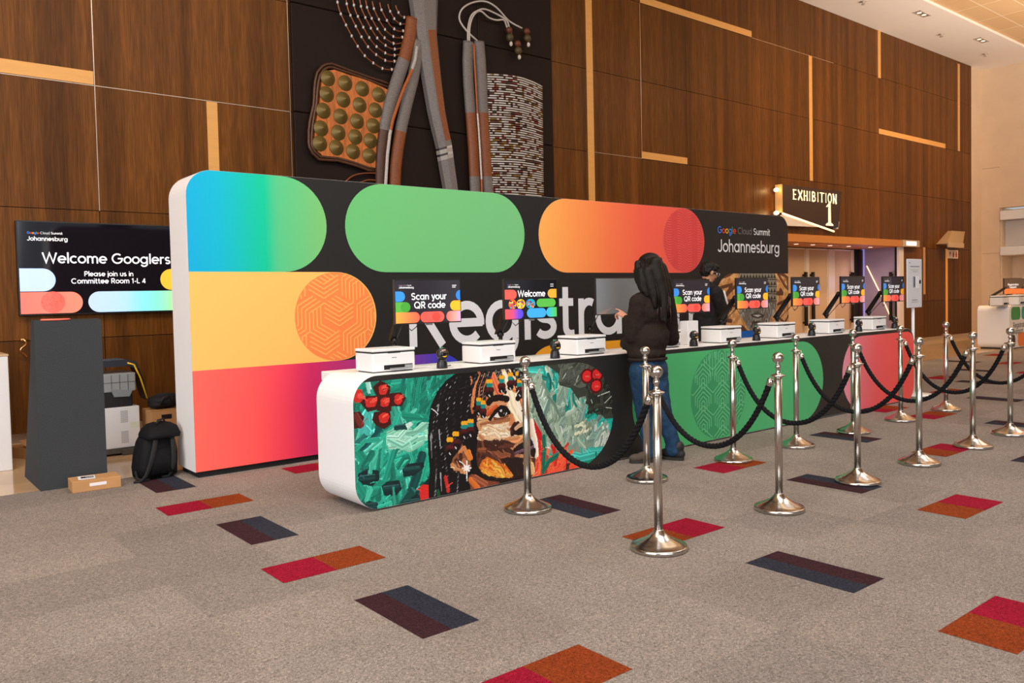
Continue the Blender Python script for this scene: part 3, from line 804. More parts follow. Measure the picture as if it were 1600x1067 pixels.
# dark red circle of wavy contour lines
def clip_circle(pts, c, r):
    """split a polyline into the runs that lie inside a circle"""
    runs = []; cur = []
    fine = []
    for a, b in zip(pts, pts[1:]):
        n = max(1, int(math.hypot(b[0] - a[0], b[1] - a[1]) / .012))
        fine += [(a[0] + (b[0] - a[0]) * i / n, a[1] + (b[1] - a[1]) * i / n) for i in range(n)]
    fine.append(pts[-1])
    for p in fine:
        if math.hypot(p[0] - c[0], p[1] - c[1]) < r: cur.append(p)
        else:
            if len(cur) > 1: runs.append(cur)
            cur = []
    if len(cur) > 1: runs.append(cur)
    out = []
    for q in runs:                                         # keep only the corners
        k = [q[0]]
        for i in range(1, len(q) - 1):
            a, b, d = k[-1], q[i], q[i + 1]
            if abs((b[0] - a[0]) * (d[1] - b[1]) - (b[1] - a[1]) * (d[0] - b[0])) > 1e-7: k.append(b)
        out.append(k + [q[-1]])
    return out
rc_ = (8.49, (R2 + T) / 2); rr_ = .4165
dc = MB().flat(arc(rc_[0], rc_[1], rr_, rr_, 0, 350, 35), YB - .0032, 0, hx('e45550'))
for i in range(-22, 40):
    pts = [(8.05, 0), (8.17, -.02), (8.24, .0), (8.36, .2), (8.42, .21), (8.58, .17), (8.64, .2), (8.76, .42), (8.82, .43), (8.95, .40)]
    for q in clip_circle([(x, R2 - .15 + i * .032 + z * .9 - (x - 8.05) * .25) for x, z in pts], rc_, rr_ - .004):
        dc.ribbon(q, .010, YB - .0042 - (len(dc.f) % 61) * 2e-5, 0, hx('cf3f42'))
dc.build('wavy_line_circle', M_PRINT, bd)
# orange circle of interlocking chevrons
oc = (3.494, (R3 + R2) / 2); orad = .404
om = MB().flat(arc(oc[0], oc[1], orad, orad, 0, 352, 44), YB - .0032, 0, hx('fb8a4c'))
a_ = .17
LC = hx('fdb45e')
def hexlines():
    segs = []
    u = (a_ * math.cos(math.radians(30)), a_ * .5); v = (0, a_); w = (-u[0], u[1])
    for i in range(-4, 5):
        for j in range(-4, 5):
            c = (oc[0] + i * u[0] * 2 + (j % 2) * u[0] + .03, oc[1] + j * a_ * 1.5 + .04)
            for n_, (p, q) in enumerate(((u, w), (w, (0, -a_)), ((0, -a_), u))):
                if (i + j + n_) % 2 == 0: p, q = q, p
                for t in (0, .25, .5, .75):
                    s0 = (c[0] + q[0] * t, c[1] + q[1] * t)
                    mid = (s0[0] + p[0], s0[1] + p[1])
                    segs.append([s0, mid])
    return segs
for sgm in hexlines():
    for q in clip_circle(sgm, oc, orad - .004):
        om.ribbon(q, .0115, YB - .0042 - (len(om.f) % 97) * 1.5e-5, 0, LC)
om.build('chevron_circle', M_PRINT, bd)
# lettering
lm = MB()
GREY = hx('dfe2e8')
for s, x, z, w_ in (('Registration', 4.255, .965, 4.42),):
    text(lm, s, x, z, YB - .0036, width=w_, w=.105, col=GREY)
lm.build('registration_lettering', M_PRINT, bd)
l2 = MB()
brandline(l2, 9.2, 2.24, YB - .003, 1.235, hx('6d6c6a'), hx('e8e8e8'), .09)
text(l2, 'Johannesburg', 9.195, 1.985, YB - .003, width=1.48, w=.088, col=hx('e6e6e8'))
l2.build('event_lettering', M_PRINT, bd)
# tan panel with a grey carved-mask figure
cv = Canvas(9.1, BX1 - .002, R3 + .002, R2 - .003, .006)
C5 = lambda x, y: (lambda p: (p.x, p.z))(at(1100 + x / 7.62, 420 + y / 7.62, YB))
cv.a[:] = c255(206, 148, 92)
for i in range(420):
    p = (cv.rs.uniform(9.1, 10.9), cv.rs.uniform(R3, R2)); an = cv.rs.uniform(0, PI)
    c = [c255(214, 158, 100), c255(196, 136, 80), c255(222, 170, 112), c255(184, 122, 70)][cv.rs.randint(4)]
    l = cv.rs.uniform(.05, .16)
    cv.stroke([p, (p[0] + l * math.cos(an), p[1] + l * math.sin(an))], .05, c, .06)
BR = c255(96, 58, 38)
for pts, w_ in (([(165, 230), (330, 190), (250, 330), (420, 150)], .05), ([(200, 100), (290, 70), (330, 40)], .07), ([(230, 390), (380, 370)], .05), ([(230, 450), (380, 440)], .04), ([(190, 600), (320, 620)], .06),
                ([(880, 60), (960, 200), (1000, 240), (990, 100), (900, 50)], .05), ([(870, 290), (930, 290), (910, 250)], .07), ([(880, 420), (960, 380)], .05), ([(860, 560), (960, 640), (1000, 560)], .04), ([(250, 330), (330, 470), (260, 560)], .03), ([(450, 700), (500, 760)], .09)):
    cv.stroke([C5(*p) for p in pts], w_, BR, .15)
face = [(420, 45), (840, 45), (860, 150), (865, 300), (860, 400), (845, 520), (800, 560), (780, 620), (730, 690), (660, 740), (560, 745), (510, 690), (470, 600), (430, 560), (420, 490), (445, 480), (430, 380), (410, 200)]
cv.poly([C5(*p) for p in face], c255(112, 106, 96), .05)
for i in range(260):
    x, y = cv.rs.uniform(440, 840), cv.rs.uniform(300, 735)
    if abs(x - 640) > 230 - max(0, y - 480) * .55: continue
    g_ = cv.rs.choice([60, 84, 128, 150, 176]); l = cv.rs.uniform(20, 70)
    cv.stroke([C5(x, y), C5(x + cv.rs.uniform(-12, 12), y + l)], .02, c255(g_, g_ - 3, g_ - 9), .1, taper=True)
cv.poly([C5(*p) for p in [(415, 50), (840, 50), (860, 250), (865, 395), (760, 350), (520, 360), (430, 390), (405, 250)]], c255(142, 136, 120), .08)
for j in range(4):
    for i in range(12):
        x = 425 + i * 36; y = 60 + j * 85
        cv.poly([C5(x, y + 50), C5(x + 18, y), C5(x + 36, y + 50)], c255(52, 48, 42))
    cv.stroke([C5(410, 118 + j * 85), C5(862, 118 + j * 85 + 10)], .018, c255(66, 62, 54), .1)
for x, y, rx_, g_ in ((530, 450, 44, 38), (750, 450, 44, 38), (640, 520, 30, 70)):
    cv.ell(C5(x, y), rx_ / 900, .02, c255(g_, g_, g_))
cv.poly([C5(*p) for p in [(550, 545), (600, 530), (640, 540), (680, 530), (720, 560), (680, 600), (640, 610), (590, 600)]], c255(60, 56, 52))
cv.poly([C5(*p) for p in [(580, 550), (640, 545), (680, 552), (640, 575)]], c255(200, 196, 186))
cv.stroke([C5(585, 590), C5(640, 606), C5(680, 590)], .03, c255(150, 146, 138), .1)
cv.ell(C5(440, 535), .03, .06, c255(150, 148, 140)); cv.ell(C5(825, 525), .035, .06, c255(168, 164, 152))
cv.stroke([C5(560, 690), C5(580, 640), C5(650, 630), C5(690, 680)], .03, c255(58, 54, 50), .1)
rm = (R2 - R3) / 2
cv.mesh('carved_mask_print', YB - .0026, lambda x, z: (x > 9.13 + rm) | ((x - 9.13 - rm) ** 2 + (z - R3 - rm) ** 2 < rm ** 2), M_PAINT, bd)

# ------------------------------------------------------------------ counter
YK = 4.88; KX0, KX1, KZ = 2.60, 10.66, .925; KD = .54
kt = thing('registration_counter', 'long white counter with painted portrait, green and red pills on its front', 'counter', (0, 0, 0))
kp = rrect(KX0, KX1, .012, KZ, .185, 12)
MB().prism(kp, YK, YK + KD).build('counter_body', M_WHITE, kt)
qs = at(507.5, 588, 5.6)
MB().rbox(qs.x, qs.x + .4, YK + KD + .005, YK + KD + .24, qs.z - .035, qs.z + .035, .006).build('rear_shelf', M_WHITE, kt)
MB().box(KX0 + .25, KX1 - .2, YK + .05, YK + KD - .04, 0, .012).build('plinth', M_MATTE, kt)
MB().flat(rrect(KX0 + .002, KX1 - .002, .014, KZ - .002, .184, 12), YK - .001, 0, hx('2b2a29')).build('black_front', mat('black_vinyl', vcol=True, rough=.3, spec=.45), kt)
kz = .885
pill('green_pill', 5.324, 8.463, .016, kz, YK - .0022, [(5.3, hx('4fbb74')), (8.5, hx('55bb7a'))], kt)
prk = MB()
grad_fill(prk, arc(8.877 + .434, .45, .434, .434, 90, 270, 24) + arc(KX1 - .187, .2, .185, .185, -90, 0, 10) + arc(KX1 - .187, kz - .15, .185, .15, 0, 90, 10), YK - .0022, [(8.87, hx('f0a0b4')), (9.25, hx('f57f8c')), (9.7, hx('fb6468')), (10.2, hx('ff5d58')), (10.66, hx('ff6058'))], 0, 40)
prk.build('pink_red_pill', M_PRINT, kt)
gc = (6.564, .45); gr = .432
gm = MB().flat(arc(gc[0], gc[1], gr, gr, 0, 352, 44), YK - .0032, 0, hx('3d9c66'))
GL = hx('74cf96')
cw = .15
for ccx in np.arange(-3, 4):
    x0 = gc[0] + ccx * 2 * cw + .05
    for row in range(-4, 5):
        zt = gc[1] + row * .22 + (.0 if ccx % 2 == 0 else .0) + .13
        for s_ in range(5):
            hw = cw * (1 - s_ * .21); d_ = s_ * .043
            zz = zt - d_
            leg = .085 if s_ else .0
            pts = [(x0 - hw, zz - hw * .72 - leg), (x0 - hw, zz - hw * .72), (x0, zz), (x0 + hw, zz - hw * .72), (x0 + hw, zz - hw * .72 - leg)]
            if not s_: pts = pts[1:-1]
            for q in clip_circle(pts, gc, gr - .004): gm.ribbon(q, .0095, YK - .0042 - (len(gm.f) % 61) * 2e-5, 0, GL)
    for i in range(-1, 2):
        xx = x0 + cw + i * .045
        for q in clip_circle([(xx, gc[1] + .18), (xx, gc[1] + .5)], gc, gr - .004): gm.ribbon(q, .0085, YK - .0042 - (len(gm.f) % 61) * 2e-5, 0, GL)
gm.build('chevron_circle', M_PRINT, kt)

# painted portrait
MX1 = 5.082
pc = Canvas(KX0, MX1, .014, kz + .012, .004)
RS = pc.rs
c1 = lambda x, y: (lambda p: (p.x, p.z))(at(660 + x / 4.64, 560 + y / 4.64, YK))
c2 = lambda x, y: (lambda p: (p.x, p.z))(at(540 + x / 4.64, 570 + y / 4.64, YK))
c3 = lambda x, y: (lambda p: (p.x, p.z))(at(820 + x / 5.617, 560 + y / 5.617, YK))
def P1(l): return [c1(*p) for p in l]
def P2(l): return [c2(*p) for p in l]
def P3(l): return [c3(*p) for p in l]
def dabs(n, box, cols, l0, l1, w0, w1, ang, spread, edge=.06, cf=None, streak=.13):
    for _ in range(n):
        x, y = RS.uniform(box[0], box[2]), RS.uniform(box[1], box[3])
        p = cf(x, y); a = math.radians(ang + RS.uniform(-spread, spread)); l = RS.uniform(l0, l1)
        b = RS.uniform(-.25, .25)
        m = (p[0] + l * .5 * math.cos(a) - b * l * math.sin(a), p[1] + l * .5 * math.sin(a) + b * l * math.cos(a))
        c = cols[RS.randint(len(cols))]
        pc.stroke([p, m, (p[0] + l * math.cos(a), p[1] + l * math.sin(a))], RS.uniform(w0, w1), c, streak, edge)
G1, G2, G3, G4, G5 = c255(16, 118, 98), c255(22, 140, 114), c255(40, 166, 138), c255(12, 92, 80), c255(110, 205, 178)
pc.a[:] = G2
dabs(260, (30, 60, 740, 1060), [G1, G2, G2, G3, G4, G1], .15, .38, .04, .09, 55, 45, .03, c2, .09)
dabs(60, (430, 80, 740, 460), [G1, G2, G3], .2, .4, .02, .05, 70, 25, .06, c2)
dabs(46, (40, 360, 460, 1040), [G5, G3, c255(80, 190, 165)], .06, .22, .015, .045, 40, 70, .1, c2)
pc.poly(P2([(300, 500), (400, 482), (470, 478), (590, 460), (600, 590), (540, 600), (470, 612), (400, 618), (352, 655), (335, 622), (288, 585)]), c255(150, 216, 190), .04)
for y in (505, 535, 565, 590): pc.stroke(P2([(310, y), (380, y - 6), (460, y + 8), (590, y - 20)]), .03, [c255(160, 224, 198), c255(128, 204, 176)][(y // 10) % 2], .08, .06)
pc.stroke(P2([(530, 480), (560, 540), (595, 585)]), .08, c255(90, 190, 160), .1, .08)
for pts, w_, c in (([(65, 640), (150, 560), (215, 490)], .13, c255(16, 96, 92)), ([(80, 700), (200, 590), (420, 410)], .05, c255(88, 198, 172)), ([(120, 450), (160, 360), (170, 470)], .09, c255(72, 190, 178)),
                   ([(230, 620), (330, 700), (480, 640), (600, 560)], .06, c255(30, 160, 132)), ([(120, 660), (190, 760)], .07, c255(28, 140, 120)), ([(350, 330), (380, 420)], .1, c255(60, 175, 150)),
                   ([(260, 720), (340, 760), (420, 690)], .06, c255(50, 176, 146)), ([(450, 840), (470, 980)], .06, c255(70, 184, 156)), ([(100, 920), (200, 900)], .1, c255(30, 150, 124)), ([(350, 800), (380, 1020)], .1, c255(24, 138, 112)),
                   ([(560, 620), (600, 700), (570, 820)], .06, c255(34, 168, 136)), ([(480, 900), (520, 780), (550, 660)], .08, c255(10, 70, 66)), ([(420, 1000), (470, 930), (520, 990)], .09, c255(12, 78, 70)), ([(160, 130), (172, 190)], .04, c255(170, 228, 214))):
    pc.stroke(P2(pts), w_, c, .16, .1)
dabs(34, (40, 330, 720, 1050), [G1, G2, G3, c255(28, 152, 126), c255(64, 184, 154)], .12, .28, .02, .06, 50, 60, .06, c2, .1)
dabs(14, (300, 490, 540, 600), [c255(150, 216, 190), c255(166, 226, 202), c255(132, 206, 180)], .12, .26, .025, .05, 5, 12, .05, c2)
DKG = c255(12, 40, 42)
for pts in ([(90, 790), (150, 755), (240, 765), (245, 830), (190, 880), (120, 865), (85, 830)], [(258, 880), (300, 845), (390, 835), (405, 900), (370, 945), (280, 950)], [(410, 760), (450, 715), (560, 705), (570, 740), (500, 800), (420, 815)],
            [(110, 1010), (170, 985), (225, 1000), (230, 1060), (150, 1050)], [(370, 470), (430, 415), (445, 470)], [(520, 900), (600, 820), (620, 960), (540, 1000)], [(420, 1000), (520, 930), (560, 1010), (430, 1030)]):
    pc.poly(P2(pts), DKG, .12)
    cx_, cy_ = sum(p[0] for p in pts) / len(pts), sum(p[1] for p in pts) / len(pts)
    pc.stroke(P2([(cx_ - 50, cy_ + 4), (cx_ + 40, cy_ - 8)]), .04, c255(18, 62, 62), .2, .12)
pc.poly(P2([(430, 430), (470, 410), (490, 430), (450, 470)]), c255(200, 232, 222), .05)
pc.stroke(P2([(180, 780), (185, 720)]), .03, c255(60, 180, 150)); pc.stroke(P2([(345, 890), (355, 1010)]), .02, c255(50, 150, 130))
PET, REDP = c255(66, 20, 18), c255(206, 44, 38)
for pts in ([(195, 160), (250, 112), (325, 150), (318, 225), (222, 228)], [(100, 270), (150, 225), (240, 220), (240, 320), (160, 342)], [(310, 210), (395, 196), (438, 240), (405, 300), (320, 300)], [(190, 400), (205, 340), (320, 330), (330, 430), (280, 466), (220, 440)], [(225, 215), (330, 215), (330, 335), (225, 335)],
            [(52, 345), (100, 338), (135, 380), (110, 460), (52, 462)]):
    pc.poly(P2(pts), PET, .15)
for (x, y, rx_, rz_) in ((271, 180, 34, 42), (183, 272, 44, 40), (284, 270, 36, 38), (380, 250, 32, 42), (277, 384, 40, 42), (90, 225, 40, 52)):
    pc.poly([(lambda q: (q[0] + rx_ / 1000 * math.copysign(abs(math.cos(t)) ** .7, math.cos(t)) * (1 + .1 * math.sin(5 * t + x)), q[1] + rz_ / 1060 * .9 * math.sin(t)))(c2(x, y)) for t in np.linspace(0, 2 * PI, 20)[:-1]], REDP, .08)
    for _ in range(3):
        q = c2(x + RS.uniform(-14, 14), y + RS.uniform(-20, 20)); pc.stroke([q, (q[0] + .03, q[1] + .012)], .012, c255(238, 84, 66), .1, .08)
pc.poly(P2([(60, 250), (90, 175), (75, 280)]), REDP)
pc.stroke(P2([(75, 370), (110, 430)]), .05, c255(108, 40, 34), .1, .08)
# right-hand background of the portrait
SG = [c255(132, 156, 136), c255(150, 172, 152), c255(112, 138, 120), c255(162, 184, 166), c255(120, 150, 138)]
pc.poly(P3([(-90, 60), (200, 40), (480, 30), (640, 60), (780, 300), (780, 640), (680, 870), (-90, 900)]), c255(130, 152, 134), .05)
dabs(280, (-80, 120, 560, 780), SG, .06, .2, .02, .05, 80, 70, .08, c3)
TL = [c255(24, 150, 136), c255(60, 180, 166), c255(16, 120, 108)]
for pts, w_ in (([(60, 80), (200, 90), (270, 150)], .09), ([(250, 130), (262, 400)], .05), ([(170, 160), (230, 180), (190, 250)], .06), ([(300, 330), (370, 270), (380, 450)], .07), ([(480, 360), (490, 580)], .05), ([(500, 340), (540, 480), (640, 470)], .13), ([(560, 500), (640, 440), (650, 560)], .1), ([(620, 600), (740, 560), (760, 640)], .12),
                ([(330, 830), (480, 870), (680, 820)], .08), ([(500, 820), (505, 720)], .03), ([(620, 720), (625, 860)], .02), ([(560, 800), (700, 790)], .05), ([(150, 960), (200, 880), (330, 840)], .08)):
    pc.stroke(P3(pts), w_, TL[RS.randint(3)], .2, .1)
dabs(46, (60, 120, 560, 780), SG, .10, .22, .025, .06, 85, 50, .07, c3)
dabs(10, (170, 90, 320, 300), TL, .08, .16, .02, .04, 88, 20, .09, c3)
dabs(14, (330, 280, 540, 500), TL + SG, .08, .16, .02, .045, 88, 20, .09, c3)
DK = [c255(58, 64, 54), c255(40, 44, 38), c255(72, 78, 68), c255(34, 38, 34)]
pc.poly(P3([(190, 60), (480, 30), (640, 60), (790, 300), (790, 520), (700, 530), (640, 440), (560, 440), (530, 330), (460, 350), (400, 260), (320, 240), (290, 130)]), DK[0], .08)
dabs(120, (300, 50, 640, 230), [DK[0], DK[2], c255(86, 92, 82)], .05, .16, .02, .04, 40, 50, .07, c3)
dabs(110, (540, 180, 790, 480), [DK[1], DK[3], DK[0]], .05, .16, .02, .04, 40, 50, .06, c3)
for p, q in (((580, 360), (590, 390)), ((700, 390), (760, 330)), ((710, 430), (760, 436)), ((450, 200), (470, 150)), ((640, 330), (740, 290)), ((330, 180), (360, 130))):
    pc.stroke(P3([p, q]), .008, c255(196, 204, 196), .1)
for (x, y) in ((545, 155), (632, 140), (625, 240)):
    pc.ell(c3(x, y), .075, .064, c255(90, 16, 18)); pc.ell(c3(x, y), .055, .046, c255(228, 40, 42))
    pc.stroke([c3(x - 10, y + 6), c3(x + 16, y + 2)], .014, c255(246, 100, 96), .1)
dabs(36, (600, 620, 740, 780), [c255(150, 172, 158), c255(120, 160, 148), c255(196, 208, 196)], .05, .12, .02, .04, 60, 60, .1, c3)
dabs(14, (440, 580, 560, 680), [c255(190, 200, 160), c255(214, 218, 186), c255(120, 134, 100)], .04, .1, .01, .03, 30, 40, .1, c3)
pc.poly(P3([(40, 530), (70, 525), (110, 590), (150, 660), (150, 720), (100, 740), (50, 620)]), c255(200, 28, 34), .06)
pc.poly(P3([(95, 715), (150, 715), (148, 830), (130, 940), (160, 1010), (230, 930), (300, 840), (340, 850), (345, 910), (470, 915), (590, 930), (560, 960), (300, 1060), (20, 1060), (60, 950)]), c255(228, 62, 40), .07)
dabs(60, (60, 850, 330, 1060), [c255(240, 84, 50), c255(214, 44, 36), c255(246, 104, 66)], .05, .14, .02, .05, 60, 50, .08, c3)
pc.poly(P3([(360, 920), (540, 915), (480, 970), (360, 1000)]), c255(70, 40, 28), .1)
pc.ell(c3(432, 950), .06, .045, c255(240, 80, 48)); pc.stroke(P3([(530, 940), (590, 930)]), .03, c255(240, 84, 44))
pc.stroke(P3([(165, 690), (172, 800), (160, 990), (210, 900), (280, 850)]), .05, c255(20, 104, 84), .2, .1)
# portrait: hair
HB = c255(18, 16, 18)
pc.poly(P1([(235, 112), (170, 158), (105, 240), (62, 340), (45, 450), (38, 560), (42, 700), (52, 800), (45, 900), (32, 1040), (340, 985), (450, 950), (440, 850), (600, 880), (740, 880), (830, 700), (800, 560), (740, 240), (735, 100), (660, 70), (450, 85)]), HB, .15)
pc.poly(P2([(535, 885), (560, 865), (600, 870), (602, 990), (540, 1000)]), c255(214, 42, 38), .06)
# skin
SK = c255(206, 146, 98)
pc.poly(P1([(350, 205), (372, 180), (440, 110), (570, 88), (640, 132), (690, 200), (722, 232), (728, 290), (742, 330), (760, 400), (785, 450), (805, 560), (826, 640), (826, 720), (815, 790), (800, 850), (740, 878), (620, 892), (520, 884), (440, 852), (402, 790), (390, 700), (398, 620), (420, 560), (392, 480), (396, 430), (380, 330), (362, 300)]), SK, .05)
dabs(120, (400, 440, 640, 620), [c255(226, 188, 148), c255(214, 166, 120), c255(236, 204, 168), c255(190, 132, 88)], .04, .1, .015, .035, -20, 40, .06, c1)
dabs(50, (360, 200, 470, 420), [c255(196, 110, 62), c255(214, 132, 84), c255(168, 92, 56)], .05, .14, .015, .03, 85, 20, .06, c1)
for pts, w_, c in (([(585, 90), (640, 170), (690, 210)], .12, c255(232, 200, 164)), ([(600, 150), (640, 260), (660, 340), (712, 430)], .13, c255(240, 216, 186)), ([(690, 290), (706, 350), (728, 420)], .05, c255(246, 228, 206)), ([(510, 140), (540, 220), (560, 260)], .06, c255(224, 110, 76)), ([(470, 330), (530, 325), (600, 320)], .05, c255(216, 150, 104)),
                   ([(470, 400), (500, 380), (530, 350)], .05, c255(206, 92, 50)), ([(640, 420), (650, 460), (640, 500)], .06, c255(190, 120, 78)), ([(700, 260), (722, 310), (735, 350)], .05, c255(222, 132, 84)), ([(620, 600), (690, 590), (720, 560)], .07, c255(214, 142, 92)), ([(610, 640), (640, 690), (690, 700)], .06, c255(176, 112, 74)),
                   ([(430, 480), (520, 460), (620, 440)], .045, c255(176, 112, 74)), 
                   ([(785, 460), (800, 540), (815, 600), (822, 700)], .06, c255(238, 214, 190)), ([(640, 180), (660, 220), (690, 235)], .05, c255(230, 150, 90))):
    pc.stroke(P1(pts), w_, c, .12, .05)
dabs(26, (430, 480, 590, 570), [c255(236, 208, 174), c255(230, 198, 162), c255(240, 216, 186), c255(220, 182, 142)], .06, .11, .018, .034, -12, 28, .05, c1)
SH = [c255(84, 44, 32), c255(66, 34, 26), c255(104, 56, 38)]
pc.poly(P1([(400, 590), (440, 600), (500, 640), (580, 622), (600, 650), (620, 690), (680, 715), (740, 720), (820, 720), (815, 800), (790, 850), (740, 878), (620, 892), (520, 884), (440, 852), (402, 790), (388, 700)]), SH[0], .1)
dabs(44, (410, 600, 620, 720), SH + [c255(140, 80, 52)], .07, .14, .02, .045, -30, 40, .05, c1)
pc.poly(P1([(408, 790), (430, 740), (470, 712), (540, 745), (600, 790), (650, 845), (620, 872), (520, 868), (440, 835)]), c255(214, 112, 34), .06)
dabs(50, (430, 740, 620, 850), [c255(232, 142, 48), c255(206, 98, 30), c255(244, 176, 72)], .04, .1, .012, .03, -35, 20, .08, c1)
pc.poly(P1([(570, 730), (690, 715), (730, 730), (730, 850), (680, 880), (640, 820)]), c255(40, 24, 20), .1)
pc.stroke(P1([(440, 860), (540, 888), (680, 884), (780, 850)]), .05, c255(34, 20, 18), .1)
pc.poly(P1([(730, 740), (790, 730), (812, 790), (790, 850), (740, 850)]), c255(176, 118, 66), .06)
pc.stroke(P1([(745, 760), (790, 770), (800, 820)]), .05, c255(226, 180, 124), .1, .06)
# eye, brow, nose, mouth
pc.poly(P1([(500, 432), (540, 380), (575, 352), (622, 380), (626, 405), (590, 422), (540, 430)]), c255(30, 20, 18))
pc.poly(P1([(512, 424), (548, 388), (585, 368), (618, 392), (600, 414), (550, 428)]), c255(238, 230, 220), .02)
pc.ell(c1(577, 390), .040, .038, c255(24, 18, 18)); pc.ell(c1(568, 378), .012, .009, c255(220, 216, 210)); pc.ell(c1(590, 398), .008, .006, c255(120, 110, 104))
pc.stroke(P1([(488, 440), (530, 384), (566, 352), (600, 358), (628, 392)]), .034, c255(20, 14, 14), .1)
pc.stroke(P1([(520, 440), (570, 436), (620, 418)]), .014, c255(120, 64, 40), .1)
pc.stroke(P1([(478, 318), (505, 292), (560, 282), (612, 296)]), .055, c255(28, 18, 16), .15)
pc.stroke(P1([(690, 288), (712, 268), (735, 258)]), .05, c255(28, 18, 16), .15)
pc.poly(P1([(712, 380), (740, 355), (742, 400)]), c255(30, 22, 22))
pc.stroke(P1([(650, 548), (650, 510), (668, 480), (690, 474)]), .045, c255(60, 30, 22), .15)
pc.poly(P1([(650, 548), (656, 505), (684, 474), (735, 468), (742, 545), (692, 558)]), c255(44, 22, 18), .1)
pc.poly(P1([(668, 524), (716, 500), (740, 512), (736, 548), (690, 554)]), c255(20, 10, 10))
pc.stroke(P1([(676, 506), (700, 486), (722, 478)]), .035, c255(226, 178, 140), .1)
pc.poly(P1([(650, 668), (690, 615), (735, 582), (790, 566), (812, 610), (822, 670), (812, 722), (770, 700), (720, 694), (680, 690)]), c255(36, 20, 22), .1)
pc.stroke(P1([(676, 686), (720, 668), (770, 660), (800, 640)]), .024, c255(112, 82, 100), .15, .1)
pc.stroke(P1([(664, 640), (700, 610), (740, 590)]), .02, c255(214, 150, 108), .1)
pc.stroke(P1([(790, 575), (806, 600), (816, 640)]), .02, c255(222, 214, 216), .1)
# ear, neck, earring
pc.poly(P1([(206, 770), (220, 720), (270, 660), (290, 606), (318, 650), (345, 720), (352, 780), (330, 828), (260, 836), (224, 812)]), c255(140, 84, 54), .1)
for pts, w_, c in (([(215, 770), (250, 810), (310, 822)], .035, c255(196, 132, 88)), ([(270, 680), (300, 640), (320, 690)], .03, c255(190, 122, 78)), ([(245, 740), (280, 760), (275, 700)], .04, c255(70, 38, 28)), ([(300, 740), (330, 790)], .04, c255(166, 104, 66))):
    pc.stroke(P1(pts), w_, c, .12, .05)
pc.poly(P1([(335, 850), (360, 835), (440, 880), (560, 895), (540, 930), (410, 955), (350, 965)]), c255(128, 66, 44), .1)
for pts, w_, c in (([(350, 880), (400, 940)], .05, c255(214, 110, 44)), ([(380, 860), (460, 910)], .045, c255(168, 92, 62)), ([(330, 680), (345, 720)], .05, c255(226, 130, 50))):
    pc.stroke(P1(pts), w_, c, .12, .05)
# braids
def braid(pts, bw=.03, hl=True, col=HB):
    Q = P1(pts); pc.stroke(Q, bw, col, .2)
    if not hl: return
    n = 14
    for i in range(n):
        t = (i + .3) / n * (len(Q) - 1); k0 = min(int(t), len(Q) - 2); f_ = t - k0
        p = (Q[k0][0] * (1 - f_) + Q[k0 + 1][0] * f_, Q[k0][1] * (1 - f_) + Q[k0 + 1][1] * f_)
        g_ = RS.choice([40, 50, 62, 84, 120, 165])
        pc.stroke([(p[0] - .005, p[1] - .005), (p[0] + .005, p[1] + .006)], .006, c255(g_, g_, g_ + 6), .1)
for pts in ([(330, 120), (280, 300), (275, 460), (300, 620)], [(390, 110), (350, 240), (320, 420), (330, 600)], [(250, 130), (190, 300), (170, 480), (190, 600)], [(280, 120), (230, 300), (220, 480), (240, 640)], [(440, 95), (400, 200), (385, 320), (370, 580)],
            [(470, 95), (430, 200), (410, 400)], [(500, 90), (452, 240), (440, 420)], [(470, 90), (488, 280)], [(530, 85), (600, 245)], [(560, 80), (580, 190)], [(610, 80), (672, 190)], [(660, 80), (715, 200)], [(690, 85), (735, 160)], [(560, 90), (600, 240)],
            [(180, 180), (110, 380), (90, 600), (100, 800)], [(140, 220), (85, 420), (65, 640)], [(220, 150), (150, 360), (130, 600), (150, 820)], [(160, 700), (180, 850), (200, 980)], [(260, 830), (250, 990)], [(100, 800), (90, 1000)]):
    braid(pts)
for x, y0, y1 in ((60, 560, 720), (120, 520, 640), (130, 830, 960), (62, 540, 580), (110, 380, 330)):
    pc.stroke(P1([(x, y0), (x + 8, y1)]), .014, c255(150, 156, 160), .15, taper=True)
pc.stroke(P1([(165, 860), (185, 960)]), .03, c255(196, 40, 36), .1); pc.stroke(P1([(110, 960), (120, 1000)]), .03, c255(24, 80, 50), .1)
def beads(x, y, w_, teal=True, red=True):
    pc.ell(c1(x, y + 64), w_ * .0011, .03, c255(62, 22, 22), .1); pc.ell(c1(x, y + 92), w_ * .0009, .022, c255(22, 16, 16), .1)
    for i in (-1, 0, 1):
        pc.ell(c1(x + i * w_ * .33, y), w_ * .0003, .019, c255(242, 172, 34), .04)
        if teal: pc.ell(c1(x + i * w_ * .33, y + 26), w_ * .0003, .017, c255(24, 140, 130), .05)
        if red: pc.ell(c1(x + i * w_ * .33, y + 52), w_ * .00028, .013, c255(84, 24, 26), .15)
    pc.stroke(P1([(x - 4, y + 96), (x + 3, y + 108)]), .01, c255(210, 210, 214), .05)
for x, y, w_, t_ in ((408, 300, 34, 1), (440, 322, 30, 1), (485, 168, 42, 1), (574, 138, 36, 1), (637, 118, 34, 1), (684, 110, 20, 0), (704, 165, 36, 1), (303, 470, 42, 1), (348, 456, 40, 1), (241, 546, 44, 0), (198, 588, 42, 0)):
    beads(x, y, w_, bool(t_))
for p, q, w_ in (((320, 742), (322, 884), .012), ((288, 795), (350, 793), .012), ((302, 776), (338, 812), .016), ((338, 776), (302, 812), .016)):
    pc.stroke(P1([p, q]), w_, c255(244, 242, 246), .03)
pc.ell(c1(320, 794), .02, .02, c255(250, 250, 252))
